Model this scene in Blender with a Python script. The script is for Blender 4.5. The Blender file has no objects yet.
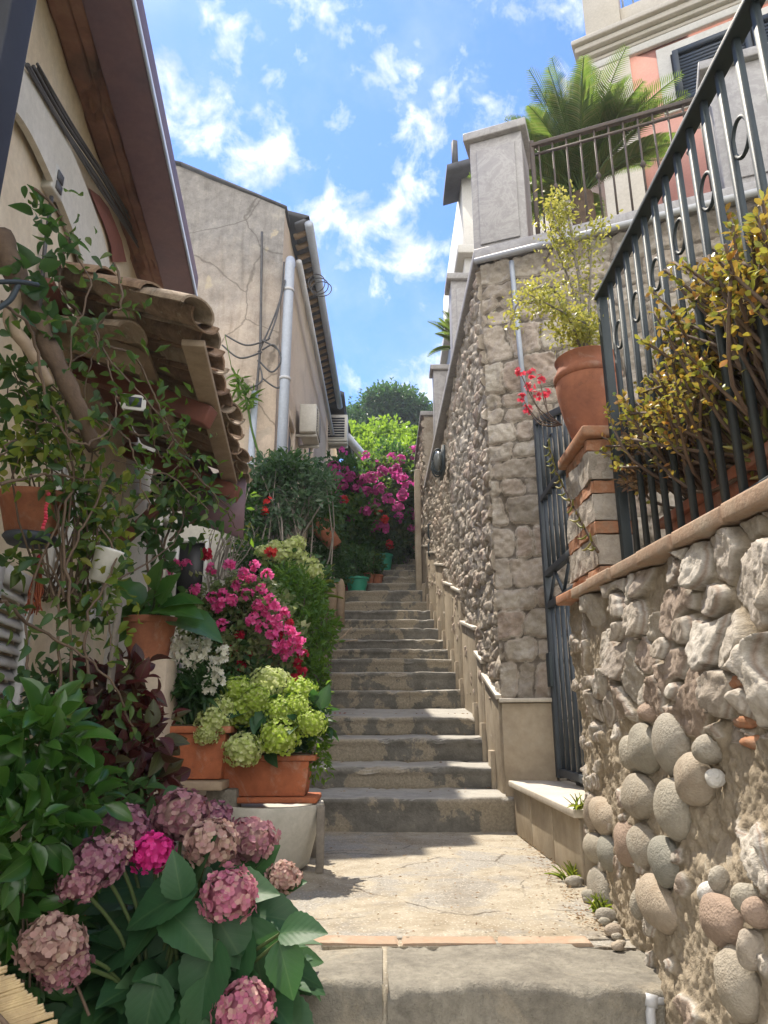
import bpy, math, random
import numpy as np
from mathutils import Vector, Matrix
R = math.radians
rng = np.random.RandomState(7)
random.seed(7)

# ------------------------------------------------------------------ camera, sky, sun, exposure
scene = bpy.context.scene
FOC = 700.0
HAZE = 0.0014
PITCH = R(16.4)
cam_d = bpy.data.cameras.new("camera")
cam_d.sensor_fit = 'VERTICAL'
cam_d.sensor_height = 36.0
cam_d.lens = 36.0 * FOC / 1024.0
cam_d.clip_start = 0.02
cam_d.clip_end = 5000.0
cam = bpy.data.objects.new("camera", cam_d)
scene.collection.objects.link(cam)
cam.location = (0, 0, 0)
cam.rotation_euler = (R(90) + PITCH, 0, 0)
scene.camera = cam

SUN = Vector((-0.185, 0.44, 0.875)).normalized()
world = bpy.data.worlds.new("World")
scene.world = world
world.use_nodes = True
wn = world.node_tree.nodes; wl = world.node_tree.links
wn.clear()
w_out = wn.new("ShaderNodeOutputWorld")
w_bg = wn.new("ShaderNodeBackground")
w_sky = wn.new("ShaderNodeTexSky")
w_sky.sky_type = 'NISHITA'
w_sky.sun_disc = False
w_sky.sun_elevation = math.asin(SUN.z)
w_sky.sun_rotation = math.atan2(SUN.x, SUN.y)
w_sky.altitude = 100
w_sky.air_density = 1.0
w_sky.dust_density = 0.15
w_sky.ozone_density = 3.5
w_bg.inputs['Strength'].default_value = 0.15
w_bg.name = 'sky'
wl.new(w_bg.outputs[0], w_out.inputs[0])

sun_d = bpy.data.lights.new("sun", 'SUN')
sun_d.energy = 2.9
sun_d.angle = R(0.53)
sun_d.color = (1.0, 0.91, 0.77)
sun = bpy.data.objects.new("sun", sun_d)
scene.collection.objects.link(sun)
sun.rotation_euler = SUN.to_track_quat('Z', 'Y').to_euler()

vs = scene.view_settings
vs.view_transform = 'Standard'
vs.look = 'None'
vs.exposure = 1.56
vs.gamma = 1.0
vs.use_curve_mapping = False
scene.render.engine = 'CYCLES'
scene.cycles.use_denoising = True
scene.cycles.max_bounces = 8
scene.cycles.diffuse_bounces = 4
scene.cycles.glossy_bounces = 3
scene.cycles.transmission_bounces = 6
scene.cycles.transparent_max_bounces = 8

def ray(px, py):
    u = (px - 384) / FOC; v = (512 - py) / FOC
    return np.array([u, math.cos(PITCH) - v * math.sin(PITCH), math.sin(PITCH) + v * math.cos(PITCH)])
def at(px, py, Y=None, X=None, Z=None):
    r = ray(px, py)
    t = Y / r[1] if Y is not None else (X / r[0] if X is not None else Z / r[2])
    return r * t

# clouds in the sky: noise gathered round a few cloud banks
def wmath(op, a, b=None, c=None, clamp=False):
    n = wn.new("ShaderNodeMath"); n.operation = op; n.use_clamp = clamp
    for i, x in enumerate((a, b, c)):
        if x is None: continue
        if isinstance(x, (int, float)): n.inputs[i].default_value = x
        else: wl.new(x, n.inputs[i])
    return n.outputs[0]
w_tc = wn.new("ShaderNodeTexCoord")
w_dir = w_tc.outputs['Generated']
def wnoise(scale, detail, rough, dist=0.0, vec=None):
    n = wn.new("ShaderNodeTexNoise"); n.inputs['Scale'].default_value = scale
    n.inputs['Detail'].default_value = detail; n.inputs['Roughness'].default_value = rough
    n.inputs['Distortion'].default_value = dist
    wl.new(vec if vec is not None else w_dir, n.inputs['Vector'])
    return n.outputs['Fac']
banks = [(165, 60, .10, 1.), (205, 110, .12, 1.), (255, 160, .10, 1.), (300, 175, .07, .8), (345, 215, .10, 1.),
         (400, 235, .10, 1.), (420, 255, .07, .9), (385, 75, .05, .9), (400, 95, .04, .8), (345, 112, .045, .75), (325, 22, .05, .7), (430, 125, .06, .9),
         (415, 380, .07, .9), (365, 375, .05, .6), (510, 95, .07, .8), (405, 172, .035, .75), (218, 28, .03, .6), (418, 45, .025, .6),
         (320, 250, .05, .6), (100, -60, .25, .9), (560, -80, .2, .8), (300, -160, .25, .7)]
acc = None
for (bx, by, br, ba) in banks:
    d = ray(bx, by); d /= np.linalg.norm(d)
    vm = wn.new("ShaderNodeVectorMath"); vm.operation = 'DISTANCE'
    wl.new(w_dir, vm.inputs[0]); vm.inputs[1].default_value = d
    m = wmath('MULTIPLY_ADD', vm.outputs['Value'], -ba / (br * 1.3), ba, clamp=True)
    acc = m if acc is None else wmath('MAXIMUM', acc, m)
n1 = wnoise(17.0, 9.0, 0.6, 0.35)
n2 = wnoise(32.0, 6.0, 0.6, 0.2)
f = wmath('MULTIPLY_ADD', n1, 3.0, -1.5)
f = wmath('ADD', f, wmath('MULTIPLY_ADD', n2, 1.3, -0.65))
f = wmath('ADD', f, wmath('MULTIPLY', acc, 1.0))
dens = wmath('MULTIPLY_ADD', f, 1.6, -.80, clamp=True)
dens = wmath('POWER', dens, 1.15)
haze = wmath('MULTIPLY_ADD', wnoise(5.0, 6, .65), .9, -.42, clamp=True)
dens = wmath('MAXIMUM', dens, haze)
w_shade = wn.new("ShaderNodeMixRGB")
wl.new(wmath('MULTIPLY_ADD', wnoise(17.0, 5, .55), 3.0, -1.05, clamp=True), w_shade.inputs[0])
w_shade.inputs[1].default_value = (1.7, 2.0, 2.5, 1)
w_shade.inputs[2].default_value = (3.2, 3.3, 3.4, 1)
# unseen bright cloud bank added behind the viewer as fill light
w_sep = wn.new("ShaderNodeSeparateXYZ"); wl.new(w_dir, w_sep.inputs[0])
rear_fill = wmath('MULTIPLY_ADD', w_sep.outputs['Y'], -2.2, -0.05, clamp=True)
w_rear_fill = wn.new("ShaderNodeMixRGB"); wl.new(rear_fill, w_rear_fill.inputs[0]); wl.new(w_shade.outputs[0], w_rear_fill.inputs[1]); w_rear_fill.inputs[2].default_value = (8.2, 7.8, 7.1, 1)
dens = wmath('MAXIMUM', dens, wmath('MULTIPLY', rear_fill, wmath('MULTIPLY_ADD', n1, 1.6, 0.05, clamp=True)))
w_mix = wn.new("ShaderNodeMixRGB")
wl.new(wmath('MULTIPLY', dens, .93), w_mix.inputs[0])
w_t = wn.new('ShaderNodeMixRGB'); w_t.blend_type = 'MULTIPLY'; w_t.inputs[0].default_value = 1.0
wl.new(w_sky.outputs[0], w_t.inputs[1]); w_t.inputs[2].default_value = (.35, .465, .645, 1)
wl.new(w_t.outputs[0], w_mix.inputs[1])
wl.new(w_rear_fill.outputs[0], w_mix.inputs[2])
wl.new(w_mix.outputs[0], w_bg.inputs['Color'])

# ------------------------------------------------------------------ helpers: objects
COL = scene.collection
def tag(o, label=None, cat=None, group=None, kind=None):
    if label: o['label'] = label
    if cat: o['category'] = cat
    if group: o['group'] = group
    if kind: o['kind'] = kind
    return o
def empty(name, loc, label=None, cat=None, group=None, rotz=0.0):
    o = bpy.data.objects.new(name, None); COL.objects.link(o)
    o.empty_display_size = 0.1
    o.location = Vector([float(x) for x in loc]); o.rotation_euler = (0, 0, rotz)
    return tag(o, label, cat, group)
def wloc(o):
    v = Vector((0, 0, 0))
    while o is not None:
        v = v + o.location; o = o.parent
    return v
def children(o):
    return [c for c in list(bpy.data.objects) if c.parent == o]
def copy_tree(o, parent=None):
    kids = children(o)
    c = o.copy(); COL.objects.link(c)
    c.parent = parent
    for k in kids: copy_tree(k, c)
    return c

class MB:
    """collects arrays of vertices and faces and links them as one mesh"""
    def __init__(s):
        s.V = []; s.F = []; s.U = []; s.A = []; s.n = 0
    def add(s, V, F, U=None, A=None):
        V = np.asarray(V, float).reshape(-1, 3)
        for f in (F if isinstance(F, list) and len(F) and isinstance(F[0], np.ndarray) and F[0].ndim == 2 else [np.asarray(F, int)]):
            if f.ndim == 1: f = f.reshape(1, -1)
            s.F.append(f + s.n)
        s.V.append(V)
        s.U.append(np.zeros((len(V), 2)) if U is None else np.asarray(U, float))
        s.A.append(np.zeros(len(V)) if A is None else np.asarray(A, float))
        s.n += len(V)
        return s
    def box(s, lo, hi, rotz=0.0, piv=None):
        lo = np.array(lo, float); hi = np.array(hi, float)
        c = np.array([[x, y, z] for z in (0, 1) for y in (0, 1) for x in (0, 1)], float)
        V = lo + c * (hi - lo)
        if rotz:
            p = (lo + hi) / 2 if piv is None else np.array(piv, float)
            ca, sa = math.cos(rotz), math.sin(rotz)
            d = V - p
            V = p + np.stack([d[:, 0] * ca - d[:, 1] * sa, d[:, 0] * sa + d[:, 1] * ca, d[:, 2]], 1)
        return s.add(V, np.array([[0, 2, 3, 1], [4, 5, 7, 6], [0, 1, 5, 4], [2, 6, 7, 3], [0, 4, 6, 2], [1, 3, 7, 5]]))
    def hexa(s, a, b, c, d, off):
        """prism: quad a b c d (ccw from outside) pushed along -off"""
        q = np.array([a, b, c, d], float); o = np.array(off, float)
        V = np.vstack([q, q + o])
        return s.add(V, np.array([[0, 1, 2, 3], [7, 6, 5, 4], [0, 4, 5, 1], [1, 5, 6, 2], [2, 6, 7, 3], [3, 7, 4, 0]]))
    def bar(s, p, q, w, h=None, up=(0, 0, 1)):
        """rectangular bar from p to q, w wide, h high"""
        h = w if h is None else h
        p = np.array(p, float); q = np.array(q, float); d = q - p; d /= np.linalg.norm(d)
        up = np.array(up, float)
        if abs(d @ up) > .98: up = np.array([1., 0, 0])
        x = np.cross(d, up); x /= np.linalg.norm(x); y = np.cross(x, d)
        x = x * w / 2; y = y * h / 2
        V = [p - x - y, p + x - y, p + x + y, p - x + y, q - x - y, q + x - y, q + x + y, q - x + y]
        return s.add(V, np.array([[0, 1, 2, 3], [7, 6, 5, 4], [0, 4, 5, 1], [1, 5, 6, 2], [2, 6, 7, 3], [3, 7, 4, 0]]))
    def tube(s, pts, r, n=8, caps=True, a=0.0):
        pts = np.asarray(pts, float); m = len(pts)
        r = np.full(m, r, float) if np.isscalar(r) else np.asarray(r, float)
        T = np.gradient(pts, axis=0); T /= np.linalg.norm(T, axis=1)[:, None] + 1e-12
        x = np.cross(T[0], [0, 0, 1.0])
        if np.linalg.norm(x) < 1e-3: x = np.cross(T[0], [1.0, 0, 0])
        x /= np.linalg.norm(x)
        th = np.arange(n) * 2 * np.pi / n
        V = np.zeros((m, n, 3))
        for i in range(m):
            x = x - T[i] * (x @ T[i]); x /= np.linalg.norm(x) + 1e-12
            y = np.cross(T[i], x)
            V[i] = pts[i] + r[i] * (np.cos(th)[:, None] * x + np.sin(th)[:, None] * y)
        i, j = np.meshgrid(np.arange(m - 1), np.arange(n), indexing='ij')
        j2 = (j + 1) % n
        F = np.stack([i * n + j, i * n + j2, (i + 1) * n + j2, (i + 1) * n + j], -1).reshape(-1, 4)
        FF = [F]
        if caps: FF += [np.arange(n)[::-1].reshape(1, -1), ((m - 1) * n + np.arange(n)).reshape(1, -1)]
        return s.add(V.reshape(-1, 3), FF, A=np.full(m * n, a))
    def lathe(s, prof, c=(0, 0, 0), n=32, sx=1.0, sy=1.0):
        prof = np.asarray(prof, float); m = len(prof)
        th = np.arange(n) * 2 * np.pi / n
        V = np.zeros((m, n, 3))
        V[:, :, 0] = prof[:, 0][:, None] * np.cos(th) * sx; V[:, :, 1] = prof[:, 0][:, None] * np.sin(th) * sy; V[:, :, 2] = prof[:, 1][:, None]
        i, j = np.meshgrid(np.arange(m - 1), np.arange(n), indexing='ij'); j2 = (j + 1) % n
        F = np.stack([i * n + j, i * n + j2, (i + 1) * n + j2, (i + 1) * n + j], -1).reshape(-1, 4)
        return s.add(V.reshape(-1, 3) + np.array(c, float), F)
    def ball(s, c, rad, n=16, m=10, seed=None, rough=0.0):
        th = np.linspace(0, np.pi, m + 1); ph = np.arange(n) * 2 * np.pi / n
        T, Ph = np.meshgrid(th, ph, indexing='ij')
        D = np.stack([np.sin(T) * np.cos(Ph), np.sin(T) * np.sin(Ph), np.cos(T)], -1)
        if rough:
            g = np.random.RandomState(seed or 1); k = g.normal(size=(5, 3)) * 2.5; o = g.rand(5) * 6
            D = D * (1 + rough * sum(np.sin(D @ k[q] + o[q]) for q in range(5)) / 5)[..., None]
        V = D * np.array(rad) + np.array(c, float)
        i, j = np.meshgrid(np.arange(m), np.arange(n), indexing='ij'); j2 = (j + 1) % n
        F = np.stack([i * n + j, (i + 1) * n + j, (i + 1) * n + j2, i * n + j2], -1).reshape(-1, 4)
        return s.add(V.reshape(-1, 3), F)
    def build(s, name, mat, parent=None, smooth=False, bevel=0.0, world=True, loc=None, auto=None):
        V = np.concatenate(s.V); U = np.concatenate(s.U); A = np.concatenate(s.A)
        if parent is not None and world: V = V - np.array(wloc(parent))
        elif loc is not None: V = V - np.array(loc, float)
        elif parent is None:
            loc = ((V[:, 0].min() + V[:, 0].max()) / 2, (V[:, 1].min() + V[:, 1].max()) / 2, V[:, 2].min())
            V = V - np.array(loc)
        me = bpy.data.meshes.new(name)
        me.vertices.add(len(V)); me.vertices.foreach_set('co', V.astype(np.float32).ravel())
        tot = np.concatenate([np.full(len(f), f.shape[1]) for f in s.F])
        loops = np.concatenate([f.ravel() for f in s.F])
        me.loops.add(len(loops)); me.loops.foreach_set('vertex_index', loops.astype(np.int32))
        me.polygons.add(len(tot))
        start = np.concatenate([[0], np.cumsum(tot)[:-1]])
        me.polygons.foreach_set('loop_start', start.astype(np.int32))
        me.polygons.foreach_set('loop_total', tot.astype(np.int32))
        me.update(calc_edges=True)
        uv = me.uv_layers.new(name='UVMap'); uv.data.foreach_set('uv', U[loops].astype(np.float32).ravel())
        if A.any():
            at_ = me.attributes.new('tone', 'FLOAT', 'POINT'); at_.data.foreach_set('value', A.astype(np.float32))
        if smooth: me.polygons.foreach_set('use_smooth', np.ones(len(tot), bool))
        me.validate()
        if auto: me.set_sharp_from_angle(angle=R(auto))
        me.materials.append(mat)
        o = bpy.data.objects.new(name, me); COL.objects.link(o)
        if parent is not None: o.parent = parent
        elif loc is not None: o.location = Vector([float(x) for x in loc])
        if bevel:
            b = o.modifiers.new('bevel', 'BEVEL'); b.width = bevel; b.segments = 2; b.limit_method = 'ANGLE'; b.angle_limit = R(40)
        return o

# ------------------------------------------------------------------ helpers: noise in numpy
def vnoise(x, y, seed=0):
    g = np.random.RandomState(seed); T = g.rand(64, 64)
    xi = np.floor(x).astype(int); yi = np.floor(y).astype(int)
    fx = x - xi; fy = y - yi
    fx = fx * fx * (3 - 2 * fx); fy = fy * fy * (3 - 2 * fy)
    a = T[xi % 64, yi % 64]; b = T[(xi + 1) % 64, yi % 64]; c = T[xi % 64, (yi + 1) % 64]; d = T[(xi + 1) % 64, (yi + 1) % 64]
    return (a * (1 - fx) + b * fx) * (1 - fy) + (c * (1 - fx) + d * fx) * fy
def fbm(x, y, seed=0, o=5, g=.5):
    r = 0; a = 1; t = 0
    for k in range(o):
        r = r + a * vnoise(x * 2 ** k + 13.7 * k, y * 2 ** k + 5.1 * k, seed + k); t += a; a *= g
    return r / t
def voronoi(x, y, sx, sy, seed=0, jit=.9, p=2.0, wvar=.35):
    """nearest and second nearest seed of a jittered grid with cells sx by sy"""
    g = np.random.RandomState(seed); N = 128
    jx = g.rand(N, N) * jit; jy = g.rand(N, N) * jit; wv = 1 + (g.rand(N, N) - .5) * 2 * wvar; rid = g.rand(N, N)
    X = x / sx; Y = y / sy
    xi = np.floor(X).astype(int); yi = np.floor(Y).astype(int)
    d1 = np.full(x.shape, 9.); d2 = np.full(x.shape, 9.); idv = np.zeros(x.shape); cx = np.zeros(x.shape); cy = np.zeros(x.shape)
    for a in range(-2, 3):
        for b in range(-2, 3):
            i = xi + a; j = yi + b
            sxp = i + jx[i % N, j % N] + .5 * (j % 2); syp = j + jy[i % N, j % N]
            dx = X - sxp; dy = Y - syp
            d = (np.abs(dx) ** p + np.abs(dy) ** p) ** (1 / p) * wv[i % N, j % N]
            new = d < d1
            d2 = np.where(new, d1, np.minimum(d2, d))
            idv = np.where(new, rid[i % N, j % N], idv); cx = np.where(new, dx, cx); cy = np.where(new, dy, cy)
            d1 = np.where(new, d, d1)
    return d1, d2, idv, cx, cy
def sstep(a, b, x):
    t = np.clip((x - a) / (b - a), 0, 1); return t * t * (3 - 2 * t)

def relief(mb, a, b, c, d, nu, nv, hfun, thick=.1, out=None):
    """bilinear patch a(0,0) b(1,0) c(1,1) d(0,1) pushed out by hfun(s, t in metres) -> (height, tone); closed behind"""
    a, b, c, d = [np.array(q, float) for q in (a, b, c, d)]
    u, v = np.meshgrid(np.linspace(0, 1, nu), np.linspace(0, 1, nv), indexing='ij')
    P = (a * (1 - u)[..., None] + b * u[..., None]) * (1 - v)[..., None] + (d * (1 - u)[..., None] + c * u[..., None]) * v[..., None]
    n = np.cross(b - a, d - a); n /= np.linalg.norm(n)
    if out is not None and n @ np.array(out, float) < 0: n = -n; flip = True
    else: flip = False
    s = u * np.linalg.norm(b - a); t = v * np.linalg.norm(d - a)
    h, tone = hfun(s, t)
    edge = np.minimum(np.minimum(u, 1 - u) * np.linalg.norm(b - a), np.minimum(v, 1 - v) * np.linalg.norm(d - a))
    P = P + n * h[..., None]
    i, j = np.meshgrid(np.arange(nu - 1), np.arange(nv - 1), indexing='ij')
    F = np.stack([i * nv + j, (i + 1) * nv + j, (i + 1) * nv + j + 1, i * nv + j + 1], -1).reshape(-1, 4)
    if flip: F = F[:, ::-1]
    mb.add(P.reshape(-1, 3), F, U=np.stack([s, t], -1).reshape(-1, 2), A=tone.ravel() + 1e-4)
    if thick:
        idx = np.concatenate([np.arange(nv), np.arange(1, nu) * nv + nv - 1, (nu - 1) * nv + np.arange(nv - 2, -1, -1), np.arange(nu - 2, 0, -1) * nv])
        B = P.reshape(-1, 3)[idx]; m = len(idx); K = B - n * thick
        V = np.vstack([B, K]); q = np.arange(m); q2 = (q + 1) % m
        F = np.stack([q, q2, q2 + m, q + m], -1)
        if flip: F = F[:, ::-1]
        mb.add(V, F, A=np.full(2 * m, .5))
    return mb

# ------------------------------------------------------------------ helpers: materials
class NT:
    def __init__(s, name):
        s.m = bpy.data.materials.new(name); s.m.use_nodes = True
        s.t = s.m.node_tree; s.n = s.t.nodes; s.l = s.t.links
        s.b = s.n['Principled BSDF']; s.out = s.n['Material Output']
    def node(s, typ, **kw):
        n = s.n.new(typ)
        for k, v in kw.items(): setattr(n, k, v)
        return n
    def set(s, sock, x):
        if x is None: return
        if isinstance(x, bpy.types.NodeSocket): s.l.new(x, sock)
        elif isinstance(x, (tuple, list)) and len(x) == 3 and sock.type == 'RGBA': sock.default_value = (*x, 1)
        else: sock.default_value = x
    def coord(s, kind='Object', scale=None):
        c = s.node("ShaderNodeTexCoord").outputs[kind]
        if scale is not None:
            m = s.node("ShaderNodeMapping"); s.l.new(c, m.inputs[0]); m.inputs['Scale'].default_value = scale; c = m.outputs[0]
        return c
    def noise(s, scale, detail=5, rough=.6, vec=None, dist=0.0):
        n = s.node("ShaderNodeTexNoise"); n.inputs['Scale'].default_value = scale; n.inputs['Detail'].default_value = detail
        n.inputs['Roughness'].default_value = rough; n.inputs['Distortion'].default_value = dist
        s.l.new(vec if vec is not None else s.coord(), n.inputs['Vector'])
        return n.outputs['Fac']
    def vor(s, scale, feature='F1', vec=None, out='Distance'):
        n = s.node("ShaderNodeTexVoronoi", feature=feature); n.inputs['Scale'].default_value = scale
        s.l.new(vec if vec is not None else s.coord(), n.inputs['Vector'])
        return n.outputs[out]
    def math(s, op, a, b=None, clamp=False):
        n = s.node("ShaderNodeMath", operation=op, use_clamp=clamp); s.set(n.inputs[0], a); s.set(n.inputs[1], b); return n.outputs[0]
    def ramp(s, fac, stops):
        n = s.node("ShaderNodeValToRGB"); s.l.new(fac, n.inputs[0]); e = n.color_ramp.elements
        while len(e) < len(stops): e.new(.5)
        for k, (p, c) in enumerate(stops):
            e[k].position = p; e[k].color = (*c, 1) if len(c) == 3 else c
        return n.outputs[0]
    def step(s, fac, lo, hi):
        n = s.node("ShaderNodeMapRange"); n.clamp = True; s.l.new(fac, n.inputs[0]); n.inputs[1].default_value = lo; n.inputs[2].default_value = hi
        return n.outputs[0]
    def mix(s, fac, a, b, mode='MIX'):
        n = s.node("ShaderNodeMixRGB", blend_type=mode); s.set(n.inputs[0], fac); s.set(n.inputs[1], a); s.set(n.inputs[2], b); return n.outputs[0]
    def bump(s, h, strength=.5, dist=.01, prev=None):
        n = s.node("ShaderNodeBump"); n.inputs['Strength'].default_value = strength; n.inputs['Distance'].default_value = dist
        s.l.new(h, n.inputs['Height'])
        if prev is not None: s.l.new(prev, n.inputs['Normal'])
        return n.outputs[0]
    def done(s, color=None, rough=None, normal=None, metal=None, spec=None):
        s.set(s.b.inputs['Base Color'], color); s.set(s.b.inputs['Roughness'], rough)
        if normal is not None: s.l.new(normal, s.b.inputs['Normal'])
        if metal is not None: s.b.inputs['Metallic'].default_value = metal
        if spec is not None: s.b.inputs['Specular IOR Level'].default_value = spec
        return s.m

def plain(name, c1, c2=None, scale=6, rough=.6, bump=.25, fine=60, metal=0.0, c3=None, spec=.5, bd=.004):
    t = NT(name); n = t.noise(scale, 6, .65)
    c2 = c2 or tuple(x * .7 for x in c1)
    stops = [(.3, c2), (.7, c1)] if c3 is None else [(.28, c2), (.52, c1), (.75, c3)]
    col = t.ramp(n, stops)
    col = t.mix(.35, col, t.ramp(t.noise(fine, 4, .7), [(.3, (.55, .55, .55)), (.7, (1, 1, 1))]), 'MULTIPLY')
    nb = t.bump(t.noise(fine, 5, .7), bump, bd)
    return t.done(col, rough, nb, metal, spec)
# ------------------------------------------------------------------ materials of the hard surfaces
def stone_mat(name, mortar, cols, fine=45, bump=.6, dirt=(.5, .45, .38)):
    t = NT(name)
    a = t.node("ShaderNodeAttribute"); a.attribute_name = 'tone'
    k = len(cols)
    stops = [(0.0, mortar), (0.07, mortar)] + [(0.12 + .88 * (i + .5) / k, c) for i, c in enumerate(cols)]
    col = t.ramp(a.outputs['Fac'], stops)
    n1 = t.noise(fine * .16, 5, .65); n2 = t.noise(fine, 6, .75); n3 = t.noise(fine * .5, 5, .7, dist=.8)
    col = t.mix(t.step(n1, .42, .68), col, t.mix(.6, col, dirt, 'MULTIPLY'))
    col = t.mix(.55, col, t.ramp(n2, [(.25, (.45, .42, .4)), (.62, (1.1, 1.1, 1.1))]), 'MULTIPLY')
    col = t.mix(t.math('MULTIPLY', t.step(n3, .6, .72), .35), col, (.62, .6, .55))
    b1 = t.bump(n3, bump, .012); b2 = t.bump(n2, bump, .006, b1)
    return t.done(col, .93, b2, spec=.2)
M = {}
M['stone_near'] = stone_mat("rubble_stone", (.36, .305, .23), [(.38, .34, .28), (.52, .48, .43), (.34, .27, .22), (.44, .41, .37), (.58, .54, .48), (.38, .33, .28), (.5, .45, .39)])
M['stone_far'] = stone_mat("grey_pink_stone", (.19, .165, .14), [(.39, .35, .3), (.45, .39, .33), (.33, .295, .25), (.49, .445, .385), (.38, .31, .26), (.43, .39, .335)], fine=30, bump=.8)
M['plaster_rough'] = stone_mat("rough_mortar", (.4, .34, .26), [(.36, .3, .22), (.42, .36, .27), (.4, .35, .28), (.33, .27, .2)], fine=60, bump=.9)

def pebble_mat():
    t = NT("river_pebble")
    oi = t.node("ShaderNodeObjectInfo")
    col = t.ramp(oi.outputs['Random'], [(.0, (.36, .33, .28)), (.3, (.42, .38, .31)), (.5, (.33, .31, .26)), (.7, (.43, .36, .28)), (.88, (.36, .3, .24)), (1., (.46, .42, .36))])
    n = t.noise(90, 5, .7); sp = t.vor(160)
    col = t.mix(.5, col, t.ramp(n, [(.3, (.6, .6, .6)), (.7, (1.05, 1.05, 1.05))]), 'MULTIPLY')
    col = t.mix(t.step(t.noise(14, 4, .6), .5, .75), col, t.mix(.5, col, (.6, .5, .4), 'MULTIPLY'))
    pit = t.vor(210); return t.done(col, .85, t.bump(pit, .35, .004, t.bump(n, .8, .006)), spec=.2)
M['pebble'] = pebble_mat()
def pebble_tint(name, c):
    t = NT(name); n = t.noise(90, 5, .7)
    col = t.mix(.5, c, t.ramp(n, [(.3, (.6, .6, .6)), (.7, (1.05, 1.05, 1.05))]), 'MULTIPLY')
    pit = t.vor(210); return t.done(col, .85, t.bump(pit, .35, .004, t.bump(n, .8, .006)), spec=.2)
M['pebble_red'] = pebble_tint("reddish_pebble", (.36, .27, .21))
M['pebble_green'] = pebble_tint("green_grey_pebble", (.29, .28, .24))
M['pebble_white'] = pebble_tint("white_pebble", (.66, .64, .6))

def step_mat():
    t = NT("worn_lava_stone")
    n1 = t.noise(2.6, 6, .62, dist=.4); n2 = t.noise(11, 6, .7); n3 = t.noise(70, 5, .75)
    col = t.ramp(n2, [(.3, (.12, .115, .1)), (.55, (.19, .18, .16)), (.75, (.26, .245, .21))])
    patch = t.step(t.math('ADD', n1, t.math('MULTIPLY', n2, .3)), .66, .685)
    col = t.mix(t.math('MULTIPLY', patch, .85), col, t.ramp(n3, [(.3, (.27, .23, .17)), (.7, (.4, .35, .27))]))
    col = t.mix(.5, col, t.ramp(n3, [(.25, (.5, .5, .5)), (.7, (1.1, 1.1, 1.1))]), 'MULTIPLY')
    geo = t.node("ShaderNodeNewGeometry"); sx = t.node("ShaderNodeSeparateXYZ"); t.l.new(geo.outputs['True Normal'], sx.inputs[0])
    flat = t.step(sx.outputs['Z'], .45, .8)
    tread_tone = t.ramp(n2, [(.3, (.30, .285, .255)), (.7, (.42, .4, .36))])
    col = t.mix(t.math('MULTIPLY', flat, .8), col, tread_tone)  # faces turned upward take a paler stone tone than the risers
    return t.done(col, .85, t.bump(n3, .7, .005, t.bump(n2, .5, .02)), spec=.3)
M['step'] = step_mat()

def landing_mat():
    t = NT("weathered_concrete")
    n1 = t.noise(2.2, 6, .65, dist=.6); n2 = t.noise(14, 6, .7); n3 = t.noise(120, 4, .8)
    col = t.ramp(n2, [(.3, (.31, .27, .205)), (.5, (.39, .345, .27)), (.72, (.46, .41, .33))])
    grey = t.ramp(n3, [(.3, (.26, .24, .21)), (.7, (.4, .38, .34))])
    col = t.mix(t.step(n1, .52, .6), col, grey)
    dirt = t.step(t.noise(1.3, 8, .72, dist=1.2), .5, .66)
    col = t.mix(t.math('MULTIPLY', dirt, .65), col, t.mix(1, col, (.55, .47, .38), 'MULTIPLY'))
    spk = t.step(t.noise(60, 3, .6), .63, .68)
    col = t.mix(t.math('MULTIPLY', spk, .55), col, (.16, .12, .09))
    sp = t.vor(75, 'F1')
    col = t.mix(t.step(sp, .28, .12), col, (.55, .5, .42))
    cr = t.vor(1.9, 'DISTANCE_TO_EDGE', vec=t.mix(.09, t.coord(), t.node_noise_vec(9)) if hasattr(t, 'node_noise_vec') else None)
    crm = t.math('MULTIPLY', t.step(cr, .010, .003), t.step(n1, .50, .56))
    col = t.mix(t.math('MULTIPLY', crm, .75), col, (.09, .07, .05))
    col = t.mix(.5, col, t.ramp(n3, [(.25, (.55, .55, .55)), (.7, (1.1, 1.1, 1.1))]), 'MULTIPLY')
    b = t.bump(n3, .8, .004, t.bump(n2, .6, .012))
    return t.done(col, .95, b, spec=.15)
def _nnv(s, sc):
    n = s.node("ShaderNodeTexNoise"); n.inputs['Scale'].default_value = sc; n.inputs['Detail'].default_value = 4
    s.l.new(s.coord(), n.inputs['Vector']); return n.outputs['Color']
NT.node_noise_vec = _nnv
M['landing'] = landing_mat()
def kerb_mat():
    t = NT("worn_grey_kerb_stone"); n = t.noise(7, 7, .7, dist=.5); n2 = t.noise(38, 5, .75); n3 = t.noise(140, 4, .8); n4 = t.noise(3.2, 6, .7, dist=1.0)
    col = t.ramp(n, [(.3, (.18, .165, .14)), (.5, (.27, .25, .21)), (.7, (.35, .325, .27))])
    col = t.mix(t.math('MULTIPLY', t.step(n4, .54, .62), .55), col, (.4, .35, .27))
    col = t.mix(.6, col, t.ramp(n2, [(.3, (.5, .5, .5)), (.65, (1.1, 1.1, 1.1))]), 'MULTIPLY')
    col = t.mix(t.math('MULTIPLY', t.step(n3, .60, .66), .5), col, (.1, .095, .085))
    return t.done(col, .9, t.bump(n3, .8, .004, t.bump(n2, .9, .012)), spec=.2)
M['kerb_stone'] = kerb_mat()
M['brick_strip'] = plain("worn_brick_strip", (.40, .28, .20), (.36, .3, .23), 9, .95, 1.0, 60, c3=(.44, .37, .29), spec=.1)
M['terracotta_brick'] = plain("old_brick", (.42, .2, .11), (.34, .24, .17), 12, .9, .6, 90, c3=(.46, .34, .25), spec=.15)
M['marble_tan'] = plain("tan_marble_slab", (.4, .33, .24), (.28, .225, .165), 5, .6, .25, 26, c3=(.47, .41, .32), spec=.3)
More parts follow.
